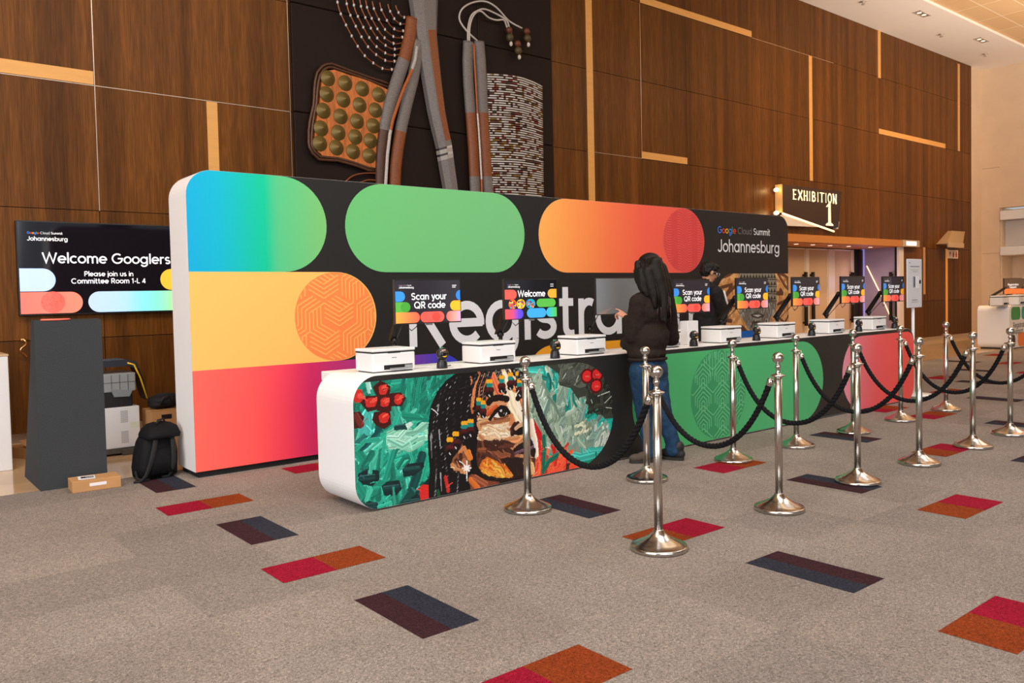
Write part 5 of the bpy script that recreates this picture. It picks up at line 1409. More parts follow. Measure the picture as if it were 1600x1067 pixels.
MB().rbox(.35, 1.106, 8.4, 9.1, 0, 1.012, .006).build('plinth_body', mat('plinth_white', hx('dcdadb'), rough=.4), wp)
MB().rbox(.345, 1.111, 8.395, 9.105, 1.012, 1.03, .004).build('top_panel', mat('plinth_top', hx('c5a684'), rough=.4), wp)
P = at(38, 546, YW - .12)
hk = MB().tube([(P.x + .03 * math.sin(t * 1.4), YW - .06 + .03 * math.cos(t), P.z + .11 - t * .035) for t in np.linspace(0, 5.6, 24)], .012, 8)
hk.tube([(P.x + .0, YW - .03, P.z + .1), (P.x, YW + .0, P.z + .1)], .02, 8)
tag(hk.build('wall_hook', mat('brass', hx('d8a878'), rough=.2, metal=1)), 'curled brass hook on the panelling beside the pedestal', 'hook')
sx = MB().box(-.2, .2, -.16, .16, 0, .16)
fb = thing('flat_carton', 'small brown carton on the stone floor behind the pedestal', 'box', (1.42, 9.1, 0), .4)
MB().rbox(-.2, .25, -.18, .2, 0, .1, .004).build('carton_body', M_CARD, fb)
MB().add([(-.2, -.18, .1), (.25, -.18, .1), (.25, -.02, .17), (-.2, -.02, .17)], [(0, 1, 2, 3)]).build('open_flap', M_CARD, fb)
# cardboard box with a notice on the carpet
cb = thing('cardboard_box', 'flat cardboard box with a black and white notice in front of the pedestal', 'box', (1.305, 6.985, 0), math.radians(-3))
MB().rbox(0, .345, 0, .215, 0, .088, .004).build('box_body', M_CARD, cb)
nt_ = MB().add([(.05, .04, .0895), (.17, .03, .0895), (.185, .185, .0895), (.065, .195, .0895)], [(0, 1, 2, 3)], 0, hx('e8e4e6'))
nt_.add([(.075, .095, .0905), (.165, .087, .0905), (.172, .15, .0905), (.082, .158, .0905)], [(0, 1, 2, 3)], 0, hx('1e222c'))
nt_.add([(.11, .115, .0912), (.165, .11, .0912), (.167, .125, .0912), (.112, .13, .0912)], [(0, 1, 2, 3)], 0, hx('e0e0e4'))
nt_.build('paper_notice', M_TINT, cb)
MB().box(.12, .24, -.0012, .001, .038, .062).build('white_tape', mat('paper', hx('e6dfe2')), cb)
# stack behind the pedestal
YZ = 8.45
def X8(px, Y=YZ): return at(px, 640, Y).x
def Z8(py, Y=YZ, px=190): return at(px, py, Y).z
ap = thing('white_appliance', 'white appliance with two vent grilles standing behind the pedestal', 'appliance', (0, 0, 0))
x0, x1, z0, z1 = 1.60, X8(218), Z8(700), Z8(636)
MB().rbox(x0, x1, YZ, YZ + .45, z0, z1, .008).build('cabinet', mat('appliance_white', hx('d5d4d6'), rough=.45), ap)
vg = MB()
for v0, v1 in ((.12, .42), (.62, .92)):
    for i in range(9):
        z = z0 + (v0 + (v1 - v0) * i / 9) * (z1 - z0)
        vg.box(X8(188), X8(199.5), YZ - .0012, YZ + .001, z, z + .007)
vg.build('vent_grille', mat('vent_grey', hx('9a9a9e'), rough=.6), ap)
MB().box(X8(203), X8(216), YZ - .0012, YZ + .001, Z8(670), Z8(661)).build('rating_label', mat('pale_label', hx('c9cfc0'), rough=.6), ap)
dl = thing('trolley', 'low metal trolley under the white appliance', 'trolley', (0, 0, 0))
MB().box(1.58, x1 + .02, YZ - .02, YZ + .5, z0 - .045, z0 - .002).build('deck', mat('dull_metal', hx('5a564f'), rough=.5, metal=.5), dl)
MB().box(X8(187), X8(214), YZ - .05, YZ - .02, z0 - .06, z0 - .01).build('bracket', mat('dull_metal', hx('5a564f')), dl)
for x in (1.66, x1 - .07):
    for y in (YZ + .06, YZ + .4):
        MB().lathe([(.03, -.012), (.03, .012)], (x, y, .03), 14, axis='x').box(x - .016, x + .016, y - .012, y + .012, .04, z0 - .044).build('caster', M_BLACK, dl)
bn = thing('black_storage_bin', 'black storage bin with a clear lid on top of the white appliance', 'storage bin', (0, 0, 0))
zb0 = z1 + .001; zb1 = Z8(612)
MB().rbox(1.62, X8(209), YZ + .02, YZ + .4, zb0, zb1, .012).build('bin_body', M_BLACK, bn)
MB().rbox(1.60, X8(214), YZ + .0, YZ + .42, zb1, Z8(583), .012).build('clear_lid', mat('cloudy_plastic', hx('8d9092'), rough=.25, spec=.5), bn)
rb = MB()
for px in (175, 188, 201): rb.box(X8(px), X8(px) + .006, YZ - .003, YZ + .002, zb1 + .004, Z8(585))
rb.box(1.62, X8(213), YZ - .003, YZ + .002, (zb1 + Z8(583)) / 2, (zb1 + Z8(583)) / 2 + .006)
rb.build('lid_ribs', mat('rib_grey', hx('5c6064'), rough=.4), bn)
MB().add([(X8(179), YZ - .01, zb1 - .045), (X8(203), YZ - .01, zb1 - .05), (X8(208), YZ - .012, zb1 + .01), (X8(174), YZ - .012, zb1 + .03), (X8(179), YZ + .01, zb1 - .045), (X8(203), YZ + .01, zb1 - .05), (X8(208), YZ + .01, zb1 + .01), (X8(174), YZ + .01, zb1 + .03)],
         [(0, 1, 2, 3), (4, 7, 6, 5), (0, 4, 5, 1), (1, 5, 6, 2), (2, 6, 7, 3), (3, 7, 4, 0)]).build('latch', mat('latch_grey', hx('7d8488'), rough=.3), bn)
vc = thing('navy_equipment_case', 'navy case with yellow piping lying over the storage bin', 'case', (0, 0, 0))
zc = Z8(583) + .002
body = MB()
sec = [(1.62, zc, .05), (1.80, zc + .05, .06), (X8(205), zc + .055, .065), (X8(222), zc + .02, .075), (X8(230), zc - .12, .075), (X8(237), zc - .30, .07)]
def slab(pts, th, y0, y1):
    n = len(pts); v = []
    for x, z, t in pts:
        v += [(x, y0, z), (x, y1, z), (x - .02, y1, z + t), (x - .02, y0, z + t)]
    f = [(0, 1, 2, 3)] + [(4 * (n - 1) + 3, 4 * (n - 1) + 2, 4 * (n - 1) + 1, 4 * (n - 1))]
    for i in range(n - 1):
        for j in range(4): f.append((4 * i + j, 4 * (i + 1) + j, 4 * (i + 1) + (j + 1) % 4, 4 * i + (j + 1) % 4))
    return v, f
v_, f_ = slab([(a, b + .005, c) for a, b, c in sec], 0, YZ + .06, YZ + .38)
body.add(v_, f_, 0)
body.build('shell', mat('navy_shell', hx('20242e'), rough=.45), vc)
MB().tube([(X8(204), YZ + .05, zc + .09), (X8(214), YZ + .045, zc + .07), (X8(223), YZ + .045, zc - .06), (X8(233), YZ + .045, zc - .27)], .009, 6).build('yellow_piping', mat('yellow_trim', hx('e0b020'), rough=.5), vc)
cbx = thing('brown_carton', 'brown carton behind the backpack, against the white backdrop end', 'box', (0, 0, 0))
cx0 = X8(236, 8.3); cx1 = X8(285, 8.3); cz0, cz1 = at(250, 665, 8.3).z, at(250, 641, 8.3).z
MB().rbox(cx0, cx1, 8.3, 8.62, 0, cz1, .004).build('carton_body', M_CARD, cbx)
MB().box(X8(252, 8.3), X8(268, 8.3), 8.2985, 8.301, cz1 - .09, cz1 - .045).build('black_label', M_BLACK, cbx)
MB().box(cx0, cx1, 8.2988, 8.3005, cz1 - .005, cz1 - .001).box(cx0, cx1, 8.44, 8.47, cz1, cz1 + .001).build('packing_tape', mat('tape_brown', hx('9c7040'), rough=.3), cbx)
bg2 = thing('black_bag', 'slumped black bag on the brown carton', 'bag', (0, 0, 0))
b2 = MB()
b2.ball((X8(262, 8.4), 8.46, cz1 + .075), .17, .13, .075, 16).ball((X8(250, 8.4), 8.45, cz1 + .045), .1, .11, .045, 14)
o = b2.build('bag_body', mat('black_nylon', hx('17171a'), rough=.7, spec=.3, bump=.3, bscale=30), bg2)
MB().tube([(X8(246, 8.4), 8.34, cz1 + .03), (X8(252, 8.4), 8.32, cz1 + .12), (X8(262, 8.4), 8.33, cz1 + .13), (X8(268, 8.4), 8.34, cz1 + .04)], .008, 8).build('handle', M_BLACK, bg2)

# ------------------------------------------------------------------ black backpack
M_NYL = mat('black_nylon_pack', hx('0e0e10'), rough=.75, spec=.2, bump=.4, bscale=22)
bp = thing('backpack', 'black backpack leaning on the floor against the white end of the backdrop', 'backpack', (1.965, 7.18, 0), math.radians(14))
def sq(n, a): return math.copysign(abs(math.cos(a)) ** n, math.cos(a)), math.copysign(abs(math.sin(a)) ** n, math.sin(a))
def pack(rings, nn=28, e=.55):
    v = []; f = []
    for cx, cy, z, rx, ry in rings:
        for j in range(nn):
            c, s = sq(e, 2 * PI * j / nn); v.append((cx + rx * c, cy + ry * s, z + .006 * math.sin(9 * j / nn * 2 + z * 40)))
    for i in range(len(rings) - 1):
        for j in range(nn): f.append((i * nn + j, i * nn + (j + 1) % nn, (i + 1) * nn + (j + 1) % nn, (i + 1) * nn + j))
    f.append(tuple(reversed(range(nn)))); f.append(tuple((len(rings) - 1) * nn + j for j in range(nn)))
    return v, f
bk = MB(); v_, f_ = pack([(0, 0, .002, .13, .08), (0, 0, .02, .165, .115), (0, .0, .1, .17, .125), (.01, .0, .2, .165, .12), (.02, .01, .3, .145, .105), (.035, .02, .37, .12, .085), (.045, .025, .41, .09, .06), (.05, .03, .425, .05, .03)])
bk.add(v_, f_, 0, smooth=True); bk.build('main_compartment', M_NYL, bp)
fp = MB(); v_, f_ = pack([(0, -.1, .03, .10, .02), (0, -.115, .05, .12, .045), (0, -.115, .15, .12, .045), (.005, -.1, .22, .11, .035), (.01, -.09, .25, .08, .02)])
fp.add(v_, f_, 0, smooth=True); fp.build('front_pocket', M_NYL, bp)
fl_ = MB(); v_, f_ = pack([(.04, -.02, .33, .145, .125), (.045, -.015, .36, .15, .13), (.05, .0, .41, .13, .11), (.055, .015, .44, .09, .07), (.06, .02, .45, .04, .03)])
fl_.add(v_, f_, 0, smooth=True); fl_.build('top_flap', M_NYL, bp)
for s_ in (-1, 1):
    MB().tube([(s_ * .07 + .03, -.11, .35), (s_ * .085, -.15, .25), (s_ * .10 - .02, -.16, .15), (s_ * .11 - .05, -.15, .05), (s_ * .12 - .08, -.14, .012), (s_ * .12 - .13, -.12, .012)], [.02, .022, .022, .018, .012, .01], 8, flat=(Vector((0, 1, 0)), .4)).build('shoulder_strap', mat('strap_black', hx('101012'), rough=.8), bp)
MB().tube([(.0, -.05, .445), (.02, -.04, .475), (.08, -.02, .475), (.1, -.01, .44)], .008, 8).build('grab_handle', mat('strap_black', hx('101012')), bp)
MB().tube([(.08, -.145, .26), (.082, -.15, .23)], .005, 6).build('zip_pull', M_STEEL, bp)
MB().tube([(-.12, -.13, .01), (-.17, -.12, .008), (-.2, -.08, .03), (-.19, -.04, .08)], .01, 8, flat=(Vector((0, 1, 0)), .5)).build('loose_strap', mat('strap_black', hx('101012')), bp)
# ------------------------------------------------------------------ people
def pd(px, py, depth):
    d = ray(px, py) / FPX
    return Vector((d[0] * depth, d[1] * depth, CAM_H + d[2] * depth))
RIGHT, UPV, FWD = Vector(ROT[0]), Vector(ROT[1]), Vector(ROT[2])
class Blob:
    """overlapping rounded volumes that are fused into one continuous skin"""
    def __init__(self): self.m = MB()
    def ell(self, c, rx, ry, rz, rot=None): self.m.ball(c, rx, ry, rz, 20, rot=rot); return self
    def limb(self, *pr):
        for (p, r), (q, s) in zip(pr, pr[1:]):
            p, q = Vector(p), Vector(q); n = max(2, int((q - p).length / .03))
            self.m.tube([p.lerp(q, i / n) for i in range(n + 1)], [r + (s - r) * i / n for i in range(n + 1)], 16)
        for p, r in pr: self.m.ball(p, r, n=16)
        return self
    def build(self, name, material, parent, voxel=.008, smooth=6, folds=None):
        o = self.m.build(name, material, parent)
        r = o.modifiers.new('fuse', 'REMESH'); r.mode = 'VOXEL'; r.voxel_size = voxel; r.use_smooth_shade = True
        s = o.modifiers.new('soften', 'SMOOTH'); s.factor = .5; s.iterations = smooth
        if folds:
            t = bpy.data.textures.new(name + '_folds', 'CLOUDS'); t.noise_scale = folds[0]; t.noise_depth = 2
            d = o.modifiers.new('folds', 'DISPLACE'); d.texture = t; d.strength = folds[1]; d.mid_level = .5; d.texture_coords = 'GLOBAL'
        return o
def frame(fwd):
    f = Vector(fwd); f.normalize(); r = f.cross(Vector((0, 0, 1))).normalized(); u = r.cross(f)
    return r, f, u            # right, forward, up of a head or torso
def rotm(fwd):
    r, f, u = frame(fwd); return Matrix((r, f, u)).transposed()
M_SKIN1 = mat('light_skin', hx('c98f74'), rough=.5, spec=.35)
M_SKIN2 = mat('tan_skin', hx('b57d5c'), rough=.5, spec=.35)
M_SWEAT = mat('brown_black_fleece', hx('2a211e'), rough=.92, spec=.12, noise=((60, 60, 60), .85, 1.18), bump=.15, bscale=240)
M_DENIM = mat('blue_denim', hx('243d58'), rough=.85, spec=.15, noise=((22, 22, 9), .72, 1.35), bump=.15, bscale=420)
M_HAIR1 = mat('long_dark_hair', hx('15100d'), rough=.58, spec=.22, noise=((140, 140, 8), .6, 1.7))
M_HAIR2 = mat('short_black_hair', hx('0d0b0b'), rough=.55, spec=.3, bump=.5, bscale=90)
M_EYE = mat('eye_white', hx('e8e2dc'), rough=.2); M_IRIS = mat('iris_dark', hx('20140e'), rough=.15)
def head(bl, c, fwd, s=1.0):
    r, f, u = frame(fwd); R = rotm(fwd); c = Vector(c)
    bl.ell(c + u * .022 * s - f * .012 * s, .076 * s, .098 * s, .094 * s, R)
    bl.ell(c - u * .045 * s + f * .028 * s, .058 * s, .066 * s, .074 * s, R)
    bl.ell(c - u * .098 * s + f * .062 * s, .026 * s, .024 * s, .02 * s, R)                     # chin
    bl.limb((c + u * .018 * s + f * .088 * s, .010 * s), (c - u * .026 * s + f * .108 * s, .0135 * s))   # nose
    bl.ell(c - u * .030 * s + f * .098 * s, .019 * s, .012 * s, .010 * s, R)
    bl.ell(c - u * .062 * s + f * .087 * s, .024 * s, .012 * s, .008 * s, R); bl.ell(c - u * .073 * s + f * .085 * s, .022 * s, .012 * s, .008 * s, R)
    bl.ell(c + u * .034 * s + f * .076 * s, .055 * s, .018 * s, .012 * s, R)                    # brow
    for sd_ in (-1, 1): bl.ell(c + r * sd_ * .079 * s - u * .012 * s - f * .006 * s, .012 * s, .02 * s, .033 * s, R)
def face_bits(parent, c, fwd, s=1.0):
    r, f, u = frame(fwd); c = Vector(c)
    m = MB(); i_ = MB(); br = MB(); lp = MB()
    for sd_ in (-1, 1):
        e = c + r * sd_ * .032 * s + u * .012 * s + f * .082 * s
        m.ball(e, .0125 * s, n=12); i_.ball(e + f * .0085 * s, .006 * s, n=10)
        br.tube([e + u * .022 * s - r * .017 * s + f * .008 * s, e + u * .028 * s + f * .012 * s, e + u * .022 * s + r * .017 * s + f * .006 * s], .004 * s, 6)
    m.build('eyes', M_EYE, parent); i_.build('irises', M_IRIS, parent); br.build('eyebrows', M_HAIR2, parent)
    lp.tube([c - u * .067 * s + f * .098 * s - r * .02 * s, c - u * .066 * s + f * .102 * s, c - u * .067 * s + f * .098 * s + r * .02 * s], .0045 * s, 6).build('lips', mat('lips', hx('8d4f44'), rough=.4), parent)
def glasses(parent, c, fwd, material, s=1.0):
    r, f, u = frame(fwd); c = Vector(c); g_ = MB()
    for sd_ in (-1, 1):
        e = c + r * sd_ * .034 * s + u * .008 * s + f * .112 * s
        g_.tube([e + (r * .026 * math.cos(t) + u * .020 * math.sin(t)) * s for t in np.linspace(0, 2 * PI, 17)[:-1]], .0026 * s, 6, closed=True)
        g_.tube([e + r * sd_ * .026 * s, c + r * sd_ * .08 * s + u * .012 * s + f * .04 * s, c + r * sd_ * .085 * s + u * .005 * s - f * .01 * s], .0024 * s, 6)
    e = c + u * .010 * s + f * .112 * s
    g_.tube([e - r * .009 * s, e + u * .003 * s, e + r * .009 * s], .0024 * s, 6)
    g_.build('glasses', material, parent)
def hand(bl, wrist, dirv, palmn, curls, spread=.0, thumb=None, s=1.0):
    """palm from the wrist along dirv; palmn = back-of-hand normal; curls = bend per finger (index..little) in degrees per joint"""
    d = Vector(dirv).normalized(); n = Vector(palmn); n = (n - d * n.dot(d)).normalized(); w = d.cross(n)
    W = Vector(wrist)
    for k_ in range(5):
        t = k_ / 4
        for j in (-1.2, -.4, .4, 1.2):
            bl.m.ball(W + d * (.012 + .075 * t) * s + w * j * (.0165 + .006 * t) * s, (.0155 if abs(j) < 1 else .0135) * s, n=12)
    for i, (off, ln) in enumerate(((1.5, .040), (.5, .045), (-.5, .042), (-1.5, .034))):
        p = W + d * .088 * s + w * off * .0195 * s; v = (d + w * off * spread).normalized(); rr2 = .0092 * s
        cr = math.radians(curls[i]); pts = [(p - v * .02 * s, .0105 * s), (p, .0098 * s)]
        for q, f_ in enumerate((1, .68, .55)):
            v = (Matrix.Rotation(-cr * (1 if q else .8), 3, w) @ v).normalized()
            p = p + v * ln * f_ * s; pts.append((p, rr2 * (1 - .1 * q)))
        bl.limb(*pts)
    tw = thumb or (w * 1.0 + d * .6 - n * .35)
    tw = Vector(tw).normalized(); p = W + d * .025 * s + w * .026 * s
    bl.limb((p, .0135 * s), (p + tw * .034 * s, .0115 * s), (p + tw * .034 * s + (tw * .7 + d * .6).normalized() * .03 * s, .0098 * s), (p + tw * .034 * s + (tw * .5 + d * .8).normalized() * .054 * s, .0085 * s))

# ---- man at the counter
mn = thing('person', 'person with long dark hair, dark brown sweatshirt and jeans touching the blank screen', 'person', (0, 0, 0))
D = 6.99
hc = pd(1013, 420, 6.98)
hf = (-.36, .80, -.26)                                       # looking down towards the screen
chest = pd(1019, 487, D); shl = chest + Vector((-.165, .0, .085)); shr = chest + Vector((.175, .0, .085))
pel = pd(1012, 568, D)
elb = pd(990, 524, 6.93); wri = at(979.5, 496, 5.0)
tip = at(957, 477.5, 5.165)
elr = pd(1049, 528, 7.20); wrr = pd(1012, 528, 7.24)
kl, al = pd(1007, 645, 7.06), pd(1016, 708, 7.02)
kr, ar = pd(1035, 640, 7.06), pd(1052, 702, 7.07)
hl_, hr_ = pel + Vector((-.085, .01, -.04)), pel + Vector((.085, 0, -.04))
body = Blob()
head(body, hc, hf)
body.limb((hc + Vector((.02, -.03, -.07)), .055), (chest + Vector((0, -.01, .13)), .06))
body.limb((chest, .10), ((chest + pel) / 2, .085), (pel, .08))
body.ell(chest + Vector((0, 0, .03)), .145, .085, .12)
body.limb((shl, .052), (elb, .042), (wri, .028)); body.limb((shr, .052), (elr, .042), (wrr, .03))
hd = (tip - wri).normalized()
hand(body, wri, (hd * .9 + Vector((0, 0, -.1))).normalized(), Vector((-.2, -.75, .55)), (6, 48, 58, 62), .04, thumb=hd + Vector((-.1, .1, -.75)))
hand(body, wrr, Vector((-.5, .6, -.3)), Vector((.3, .3, .8)), (35, 38, 40, 42), .03)
body.limb((hl_, .07), (kl, .05), (al, .03)); body.limb((hr_, .07), (kr, .05), (ar, .03))
body.build('body', M_SKIN1, mn, .0065, 4)
face_bits(mn, hc, hf); glasses(mn, hc, hf, M_BLACK)
sw = Blob()
sw.ell(chest + Vector((0, -.005, .02)), .205, .145, .16)
sw.limb((chest + Vector((-.07, 0, .05)), .13), (chest + Vector((.075, 0, .05)), .13))
sw.limb((shl + Vector((.03, 0, .0)), .085), (shr + Vector((-.03, 0, 0)), .085))
mid = (chest + pel) / 2
sw.ell(mid, .185, .15, .17); sw.ell(mid + Vector((-.035, .05, -.1)), .15, .13, .12)
sw.ell(pel + Vector((0, 0, .085)), .182, .145, .075)
sw.ell(pd(985, 536, 7.06), .09, .09, .075)
sw.limb((chest + Vector((0, -.02, .13)), .075), (chest + Vector((0, -.01, .08)), .11))
cufl = wri.lerp(elb, .08)
sw.limb((shl, .083), (shl.lerp(elb, .55), .080), (elb, .074), (elb.lerp(wri, .55), .058), (cufl, .043))
sw.limb((shr, .083), (shr.lerp(elr, .5), .080), (elr, .074), (elr.lerp(wrr, .6), .058), (wrr.lerp(elr, .1), .045))
sw.build('sweatshirt', M_SWEAT, mn, .011, 5, (.09, .028))
hem = MB()
hp = [pel + Vector((.176 * math.cos(t), .139 * math.sin(t), .042)) for t in np.linspace(0, 2 * PI, 41)[:-1]]
hem.tube(hp, .014, 8, closed=True).build('waistband', M_SWEAT, mn)
je = Blob()
je.ell(pel + Vector((0, -.005, -.02)), .158, .128, .13)
je.limb((hl_ + Vector((0, -.01, -.02)), .105), (kl, .078), (al + Vector((0, 0, .045)), .064), (al + Vector((0, 0, .0)), .066))
je.limb((hr_ + Vector((0, -.01, -.02)), .105), (kr, .078), (ar + Vector((0, 0, .05)), .064), (ar + Vector((0, 0, .0)), .068))
je.ell(pel + Vector((-.07, -.07, -.04)), .08, .07, .09); je.ell(pel + Vector((.07, -.07, -.04)), .08, .07, .09)
jeans_o = je.build('jeans', M_DENIM, mn, .0095, 4, (.07, .022))
for s_ in (-1, 1):
    pk = MB(); c = pel + Vector((s_ * .068, -.19, -.07)); n_ = 8
    gv = [c + Vector(((u / n_ - .5) * .1, 0, .062 - .115 * v / n_ - (.022 * (1 - abs(2 * u / n_ - 1)) if v == n_ else 0))) for v in range(n_ + 1) for u in range(n_ + 1)]
    pk.add(gv, [(v * (n_ + 1) + u, v * (n_ + 1) + u + 1, (v + 1) * (n_ + 1) + u + 1, (v + 1) * (n_ + 1) + u) for v in range(n_) for u in range(n_)], smooth=True)
    po = pk.build('back_pocket', mat('denim_pocket', hx('1f364f'), rough=.85), mn)
    sm_ = po.modifiers.new('lie_on', 'SHRINKWRAP'); sm_.target = jeans_o; sm_.wrap_method = 'PROJECT'; sm_.use_project_y = True; sm_.use_positive_direction = True; sm_.use_negative_direction = False; sm_.offset = .003
def shoe(name, heel, toe, material, sole, parent, w=.047, h=.085):
    heel, toe = Vector(heel), Vector(toe); d = (toe - heel); d.z = 0; L = d.length; d.normalize(); r = Vector((d.y, -d.x, 0))
    b = Blob(); R = Matrix((r, d, Vector((0, 0, 1)))).transposed()
    H_ = Vector((heel.x, heel.y, 0))
    b.ell(H_ + d * .045 + Vector((0, 0, .055)), w * .88, .06, .052, R); b.ell(H_ + d * L * .5 + Vector((0, 0, .05)), w * .9, L * .3, .045, R)
    b.ell(H_ + d * (L - .06) + Vector((0, 0, .042)), w, .068, .036, R); b.limb((H_ + d * .05 + Vector((0, 0, .06)), .046), (H_ + d * .045 + Vector((0, 0, h + .035)), .05))
    b.build(name, material, parent, .006, 4)
    sl = MB(); n_ = 24; ring = []
    for i in range(n_):
        t = 2 * PI * i / n_; yy = math.sin(t); ww = w * (1.08 if yy > 0 else .95)
        ring.append(H_ + d * (L / 2 + L * .515 * yy) + r * ww * math.copysign(abs(math.cos(t)) ** .7, math.cos(t)))
    v_ = [p + Vector((0, 0, .001)) for p in ring] + [p + Vector((0, 0, .026)) for p in ring]
    sl.add(v_, [(i, (i + 1) % n_, n_ + (i + 1) % n_, n_ + i) for i in range(n_)] + [tuple(reversed(range(n_))), tuple(range(n_, 2 * n_))])
    sl.build('shoe_sole', sole, parent)
shoe('boot', al + Vector((.06, -.055, 0)), al + Vector((-.175, .075, 0)), mat('brown_suede', hx('4d4038'), rough=.85), mat('dark_sole', hx('2a2521'), rough=.8), mn)
shoe('boot', ar + Vector((.03, -.085, 0)), ar + Vector((-.03, .19, 0)), mat('black_leather', hx('1b1a1a'), rough=.55), mat('dark_sole', hx('2a2521')), mn)
ha = Blob(); r_, f_, u_ = frame(hf); Rm = rotm(hf)
ha.ell(hc + u_ * .034 - f_ * .022, .092, .108, .100, Rm)
ha.ell(hc - f_ * .045 - u_ * .02, .09, .082, .11, Rm)
for (x0, y0, x1, y1, x2, y2, dd, r0, r2) in ((1029, 415, 1040, 455, 1046, 494, 6.93, .052, .016), (1020, 420, 1030, 460, 1034, 500, 6.88, .058, .016), (1012, 425, 1021, 460, 1024, 480, 6.86, .056, .016),
                                             (1034, 418, 1046, 458, 1049, 486, 7.0, .045, .014), (1003, 425, 1004, 447, 1010, 462, 6.88, .045, .018), (1024, 410, 1037, 460, 1040, 503, 6.87, .05, .010), (997, 412, 996, 436, 1000, 452, 6.93, .032, .016)):
    ha.limb((pd(x0, y0, dd), r0), (pd((x0 + x1) / 2, (y0 + y1) / 2, dd - .01), r0), (pd(x1, y1, dd - .015), (r0 * .75 + r2 * .25)), (pd((x1 + x2) / 2, (y1 + y2) / 2, dd - .03), (r0 + r2) / 2 * .8), (pd(x2, y2, dd - .03), r2))
ha.build('hair', M_HAIR1, mn, .008, 4, (.05, .006))
tips = MB()
st_m = MB()
for i in range(150):                                        # single locks lying over the hair
    a_0 = rnd.uniform(0, 1); x0 = 1000 + 34 * a_0; xe = 1006 + 44 * a_0 + rnd.uniform(-3, 3)
    y0_ = rnd.uniform(402, 420); ye = 470 + 30 * a_0 + rnd.uniform(-16, 4)
    dd0 = 6.885 + .10 * abs(a_0 - .45); dd1 = 6.80 + .16 * abs(a_0 - .5)
    st_m.tube([pd(x0, y0_, dd0), pd(x0 + (xe - x0) * .3 + 1, y0_ + (ye - y0_) * .3, dd0 - .045), pd(x0 + (xe - x0) * .7, y0_ + (ye - y0_) * .65, dd1), pd(xe, ye, dd1 + .01)], [.004, .0075, .0065, .002], 5)
st_m.build('hair_locks', M_HAIR1, mn)
for i in range(26):
    x = rnd.uniform(1018, 1048); y = rnd.uniform(455, 470); l = rnd.uniform(26, 40)
    dd = 6.84 + abs(x - 1032) * .003
    tips.tube([pd(x - 2, y, dd - .0), pd(x, y + l * .5, dd - .02), pd(x + rnd.uniform(-1, 2), y + l, dd - .01)], [.006, .005, .0012], 5)
tips.build('hair_ends', mat('brown_hair_ends', hx('3a271b'), rough=.5), mn)

# ---- person behind the counter
p2 = thing('person', 'person with short black hair and glasses in a black jacket behind the counter', 'person', (0, 0, 0))
D2 = 9.78
hc2 = pd(1108, 425.5, D2); lat = RIGHT.copy(); lat.z = 0; lat.normalize(); fw2 = Vector((FWD.x, FWD.y, 0)).normalized()
hf2 = lat * .86 + fw2 * .30 + Vector((0, 0, -.34))
ch2 = pd(1107, 474, D2); pe2 = pd(1107, 545, D2)
ls, rs2 = ch2 + lat * .055 - fw2 * .16 + Vector((0, 0, .12)), ch2 + lat * -.01 + fw2 * .16 + Vector((0, 0, .12))
el2 = pd(1128, 488, D2 - .17); wr2 = pd(1121, 507, D2 - .05)
er2 = pd(1128, 490, D2 + .16); wrr2 = pd(1128, 508, D2 + .02)
b2_ = Blob(); head(b2_, hc2, hf2, 1.0)
b2_.limb((hc2 - lat * .03 + Vector((0, 0, -.06)), .056), (ch2 + Vector((0, 0, .18)), .062))
b2_.limb((ch2, .12), ((ch2 + pe2) / 2, .115), (pe2, .13))
b2_.limb((ls, .055), (el2, .045), (wr2, .03)); b2_.limb((rs2, .055), (er2, .045), (wrr2, .03))
hand(b2_, wr2, Vector((lat.x * .6, lat.y * .6, -.6)), Vector(lat), (30, 34, 38, 40), .03); hand(b2_, wrr2, Vector((lat.x * .5, lat.y * .5, -.7)), Vector(lat), (30, 34, 38, 40), .03)
zf = 0
for s_ in (-1, 1):
    hip = pe2 + fw2 * .085 * s_ + Vector((0, 0, -.05)); ft = Vector((hip.x, hip.y, .07))
    b2_.limb((hip, .092), ((hip + ft) / 2 + lat * .02, .058), (ft, .04))
b2_.build('body', M_SKIN2, p2, .0075, 4)
face_bits(p2, hc2, hf2); glasses(p2, hc2, hf2, mat('clear_glasses', hx('cfd0d2'), rough=.15, metal=.6))
jk = Blob()
jk.ell(ch2 + Vector((0, 0, .05)), .165, .17, .18); jk.limb((ls, .085), (rs2, .085))
jk.limb((ch2, .175), ((ch2 + pe2) / 2, .185), (pe2 + Vector((0, 0, -.05)), .19)); jk.limb((ch2 + Vector((0, 0, .15)), .09), (hc2 - lat * .045 + Vector((0, 0, -.12)), .075))
jk.limb((ls, .083), (el2, .074), (wr2.lerp(el2, .12), .05)); jk.limb((rs2, .083), (er2, .074), (wrr2.lerp(er2, .12), .05))
jk.build('jacket', mat('black_jacket', hx('171516'), rough=.75, spec=.25, noise=((30, 30, 30), .8, 1.25)), p2, .011, 5, (.1, .03))
MB().tube([ls + lat * .078 - fw2 * .035 + Vector((0, 0, .03)), ls.lerp(el2, .4) + lat * .088 - fw2 * .02, ls.lerp(el2, .95) + lat * .085 - fw2 * .01], [.012, .014, .012], 8).build('sleeve_stripe', mat('stripe_white', hx('d8d2d0'), rough=.7), p2)
tr = Blob()
for s_ in (-1, 1):
    hip = pe2 + fw2 * .085 * s_ + Vector((0, 0, -.05)); ft = Vector((hip.x, hip.y, .09))
    tr.limb((hip, .11), ((hip + ft) / 2 + lat * .02, .08), (ft, .065))
    shoe('shoe', ft - lat * .09, ft + lat * .17, M_BLACK, mat('dark_sole', hx('2a2521')), p2)
tr.build('trousers', mat('black_trousers', hx('1a1a1c'), rough=.8), p2, .012, 3)
h2 = Blob(); r_, f_, u_ = frame(hf2); Rm = rotm(hf2)
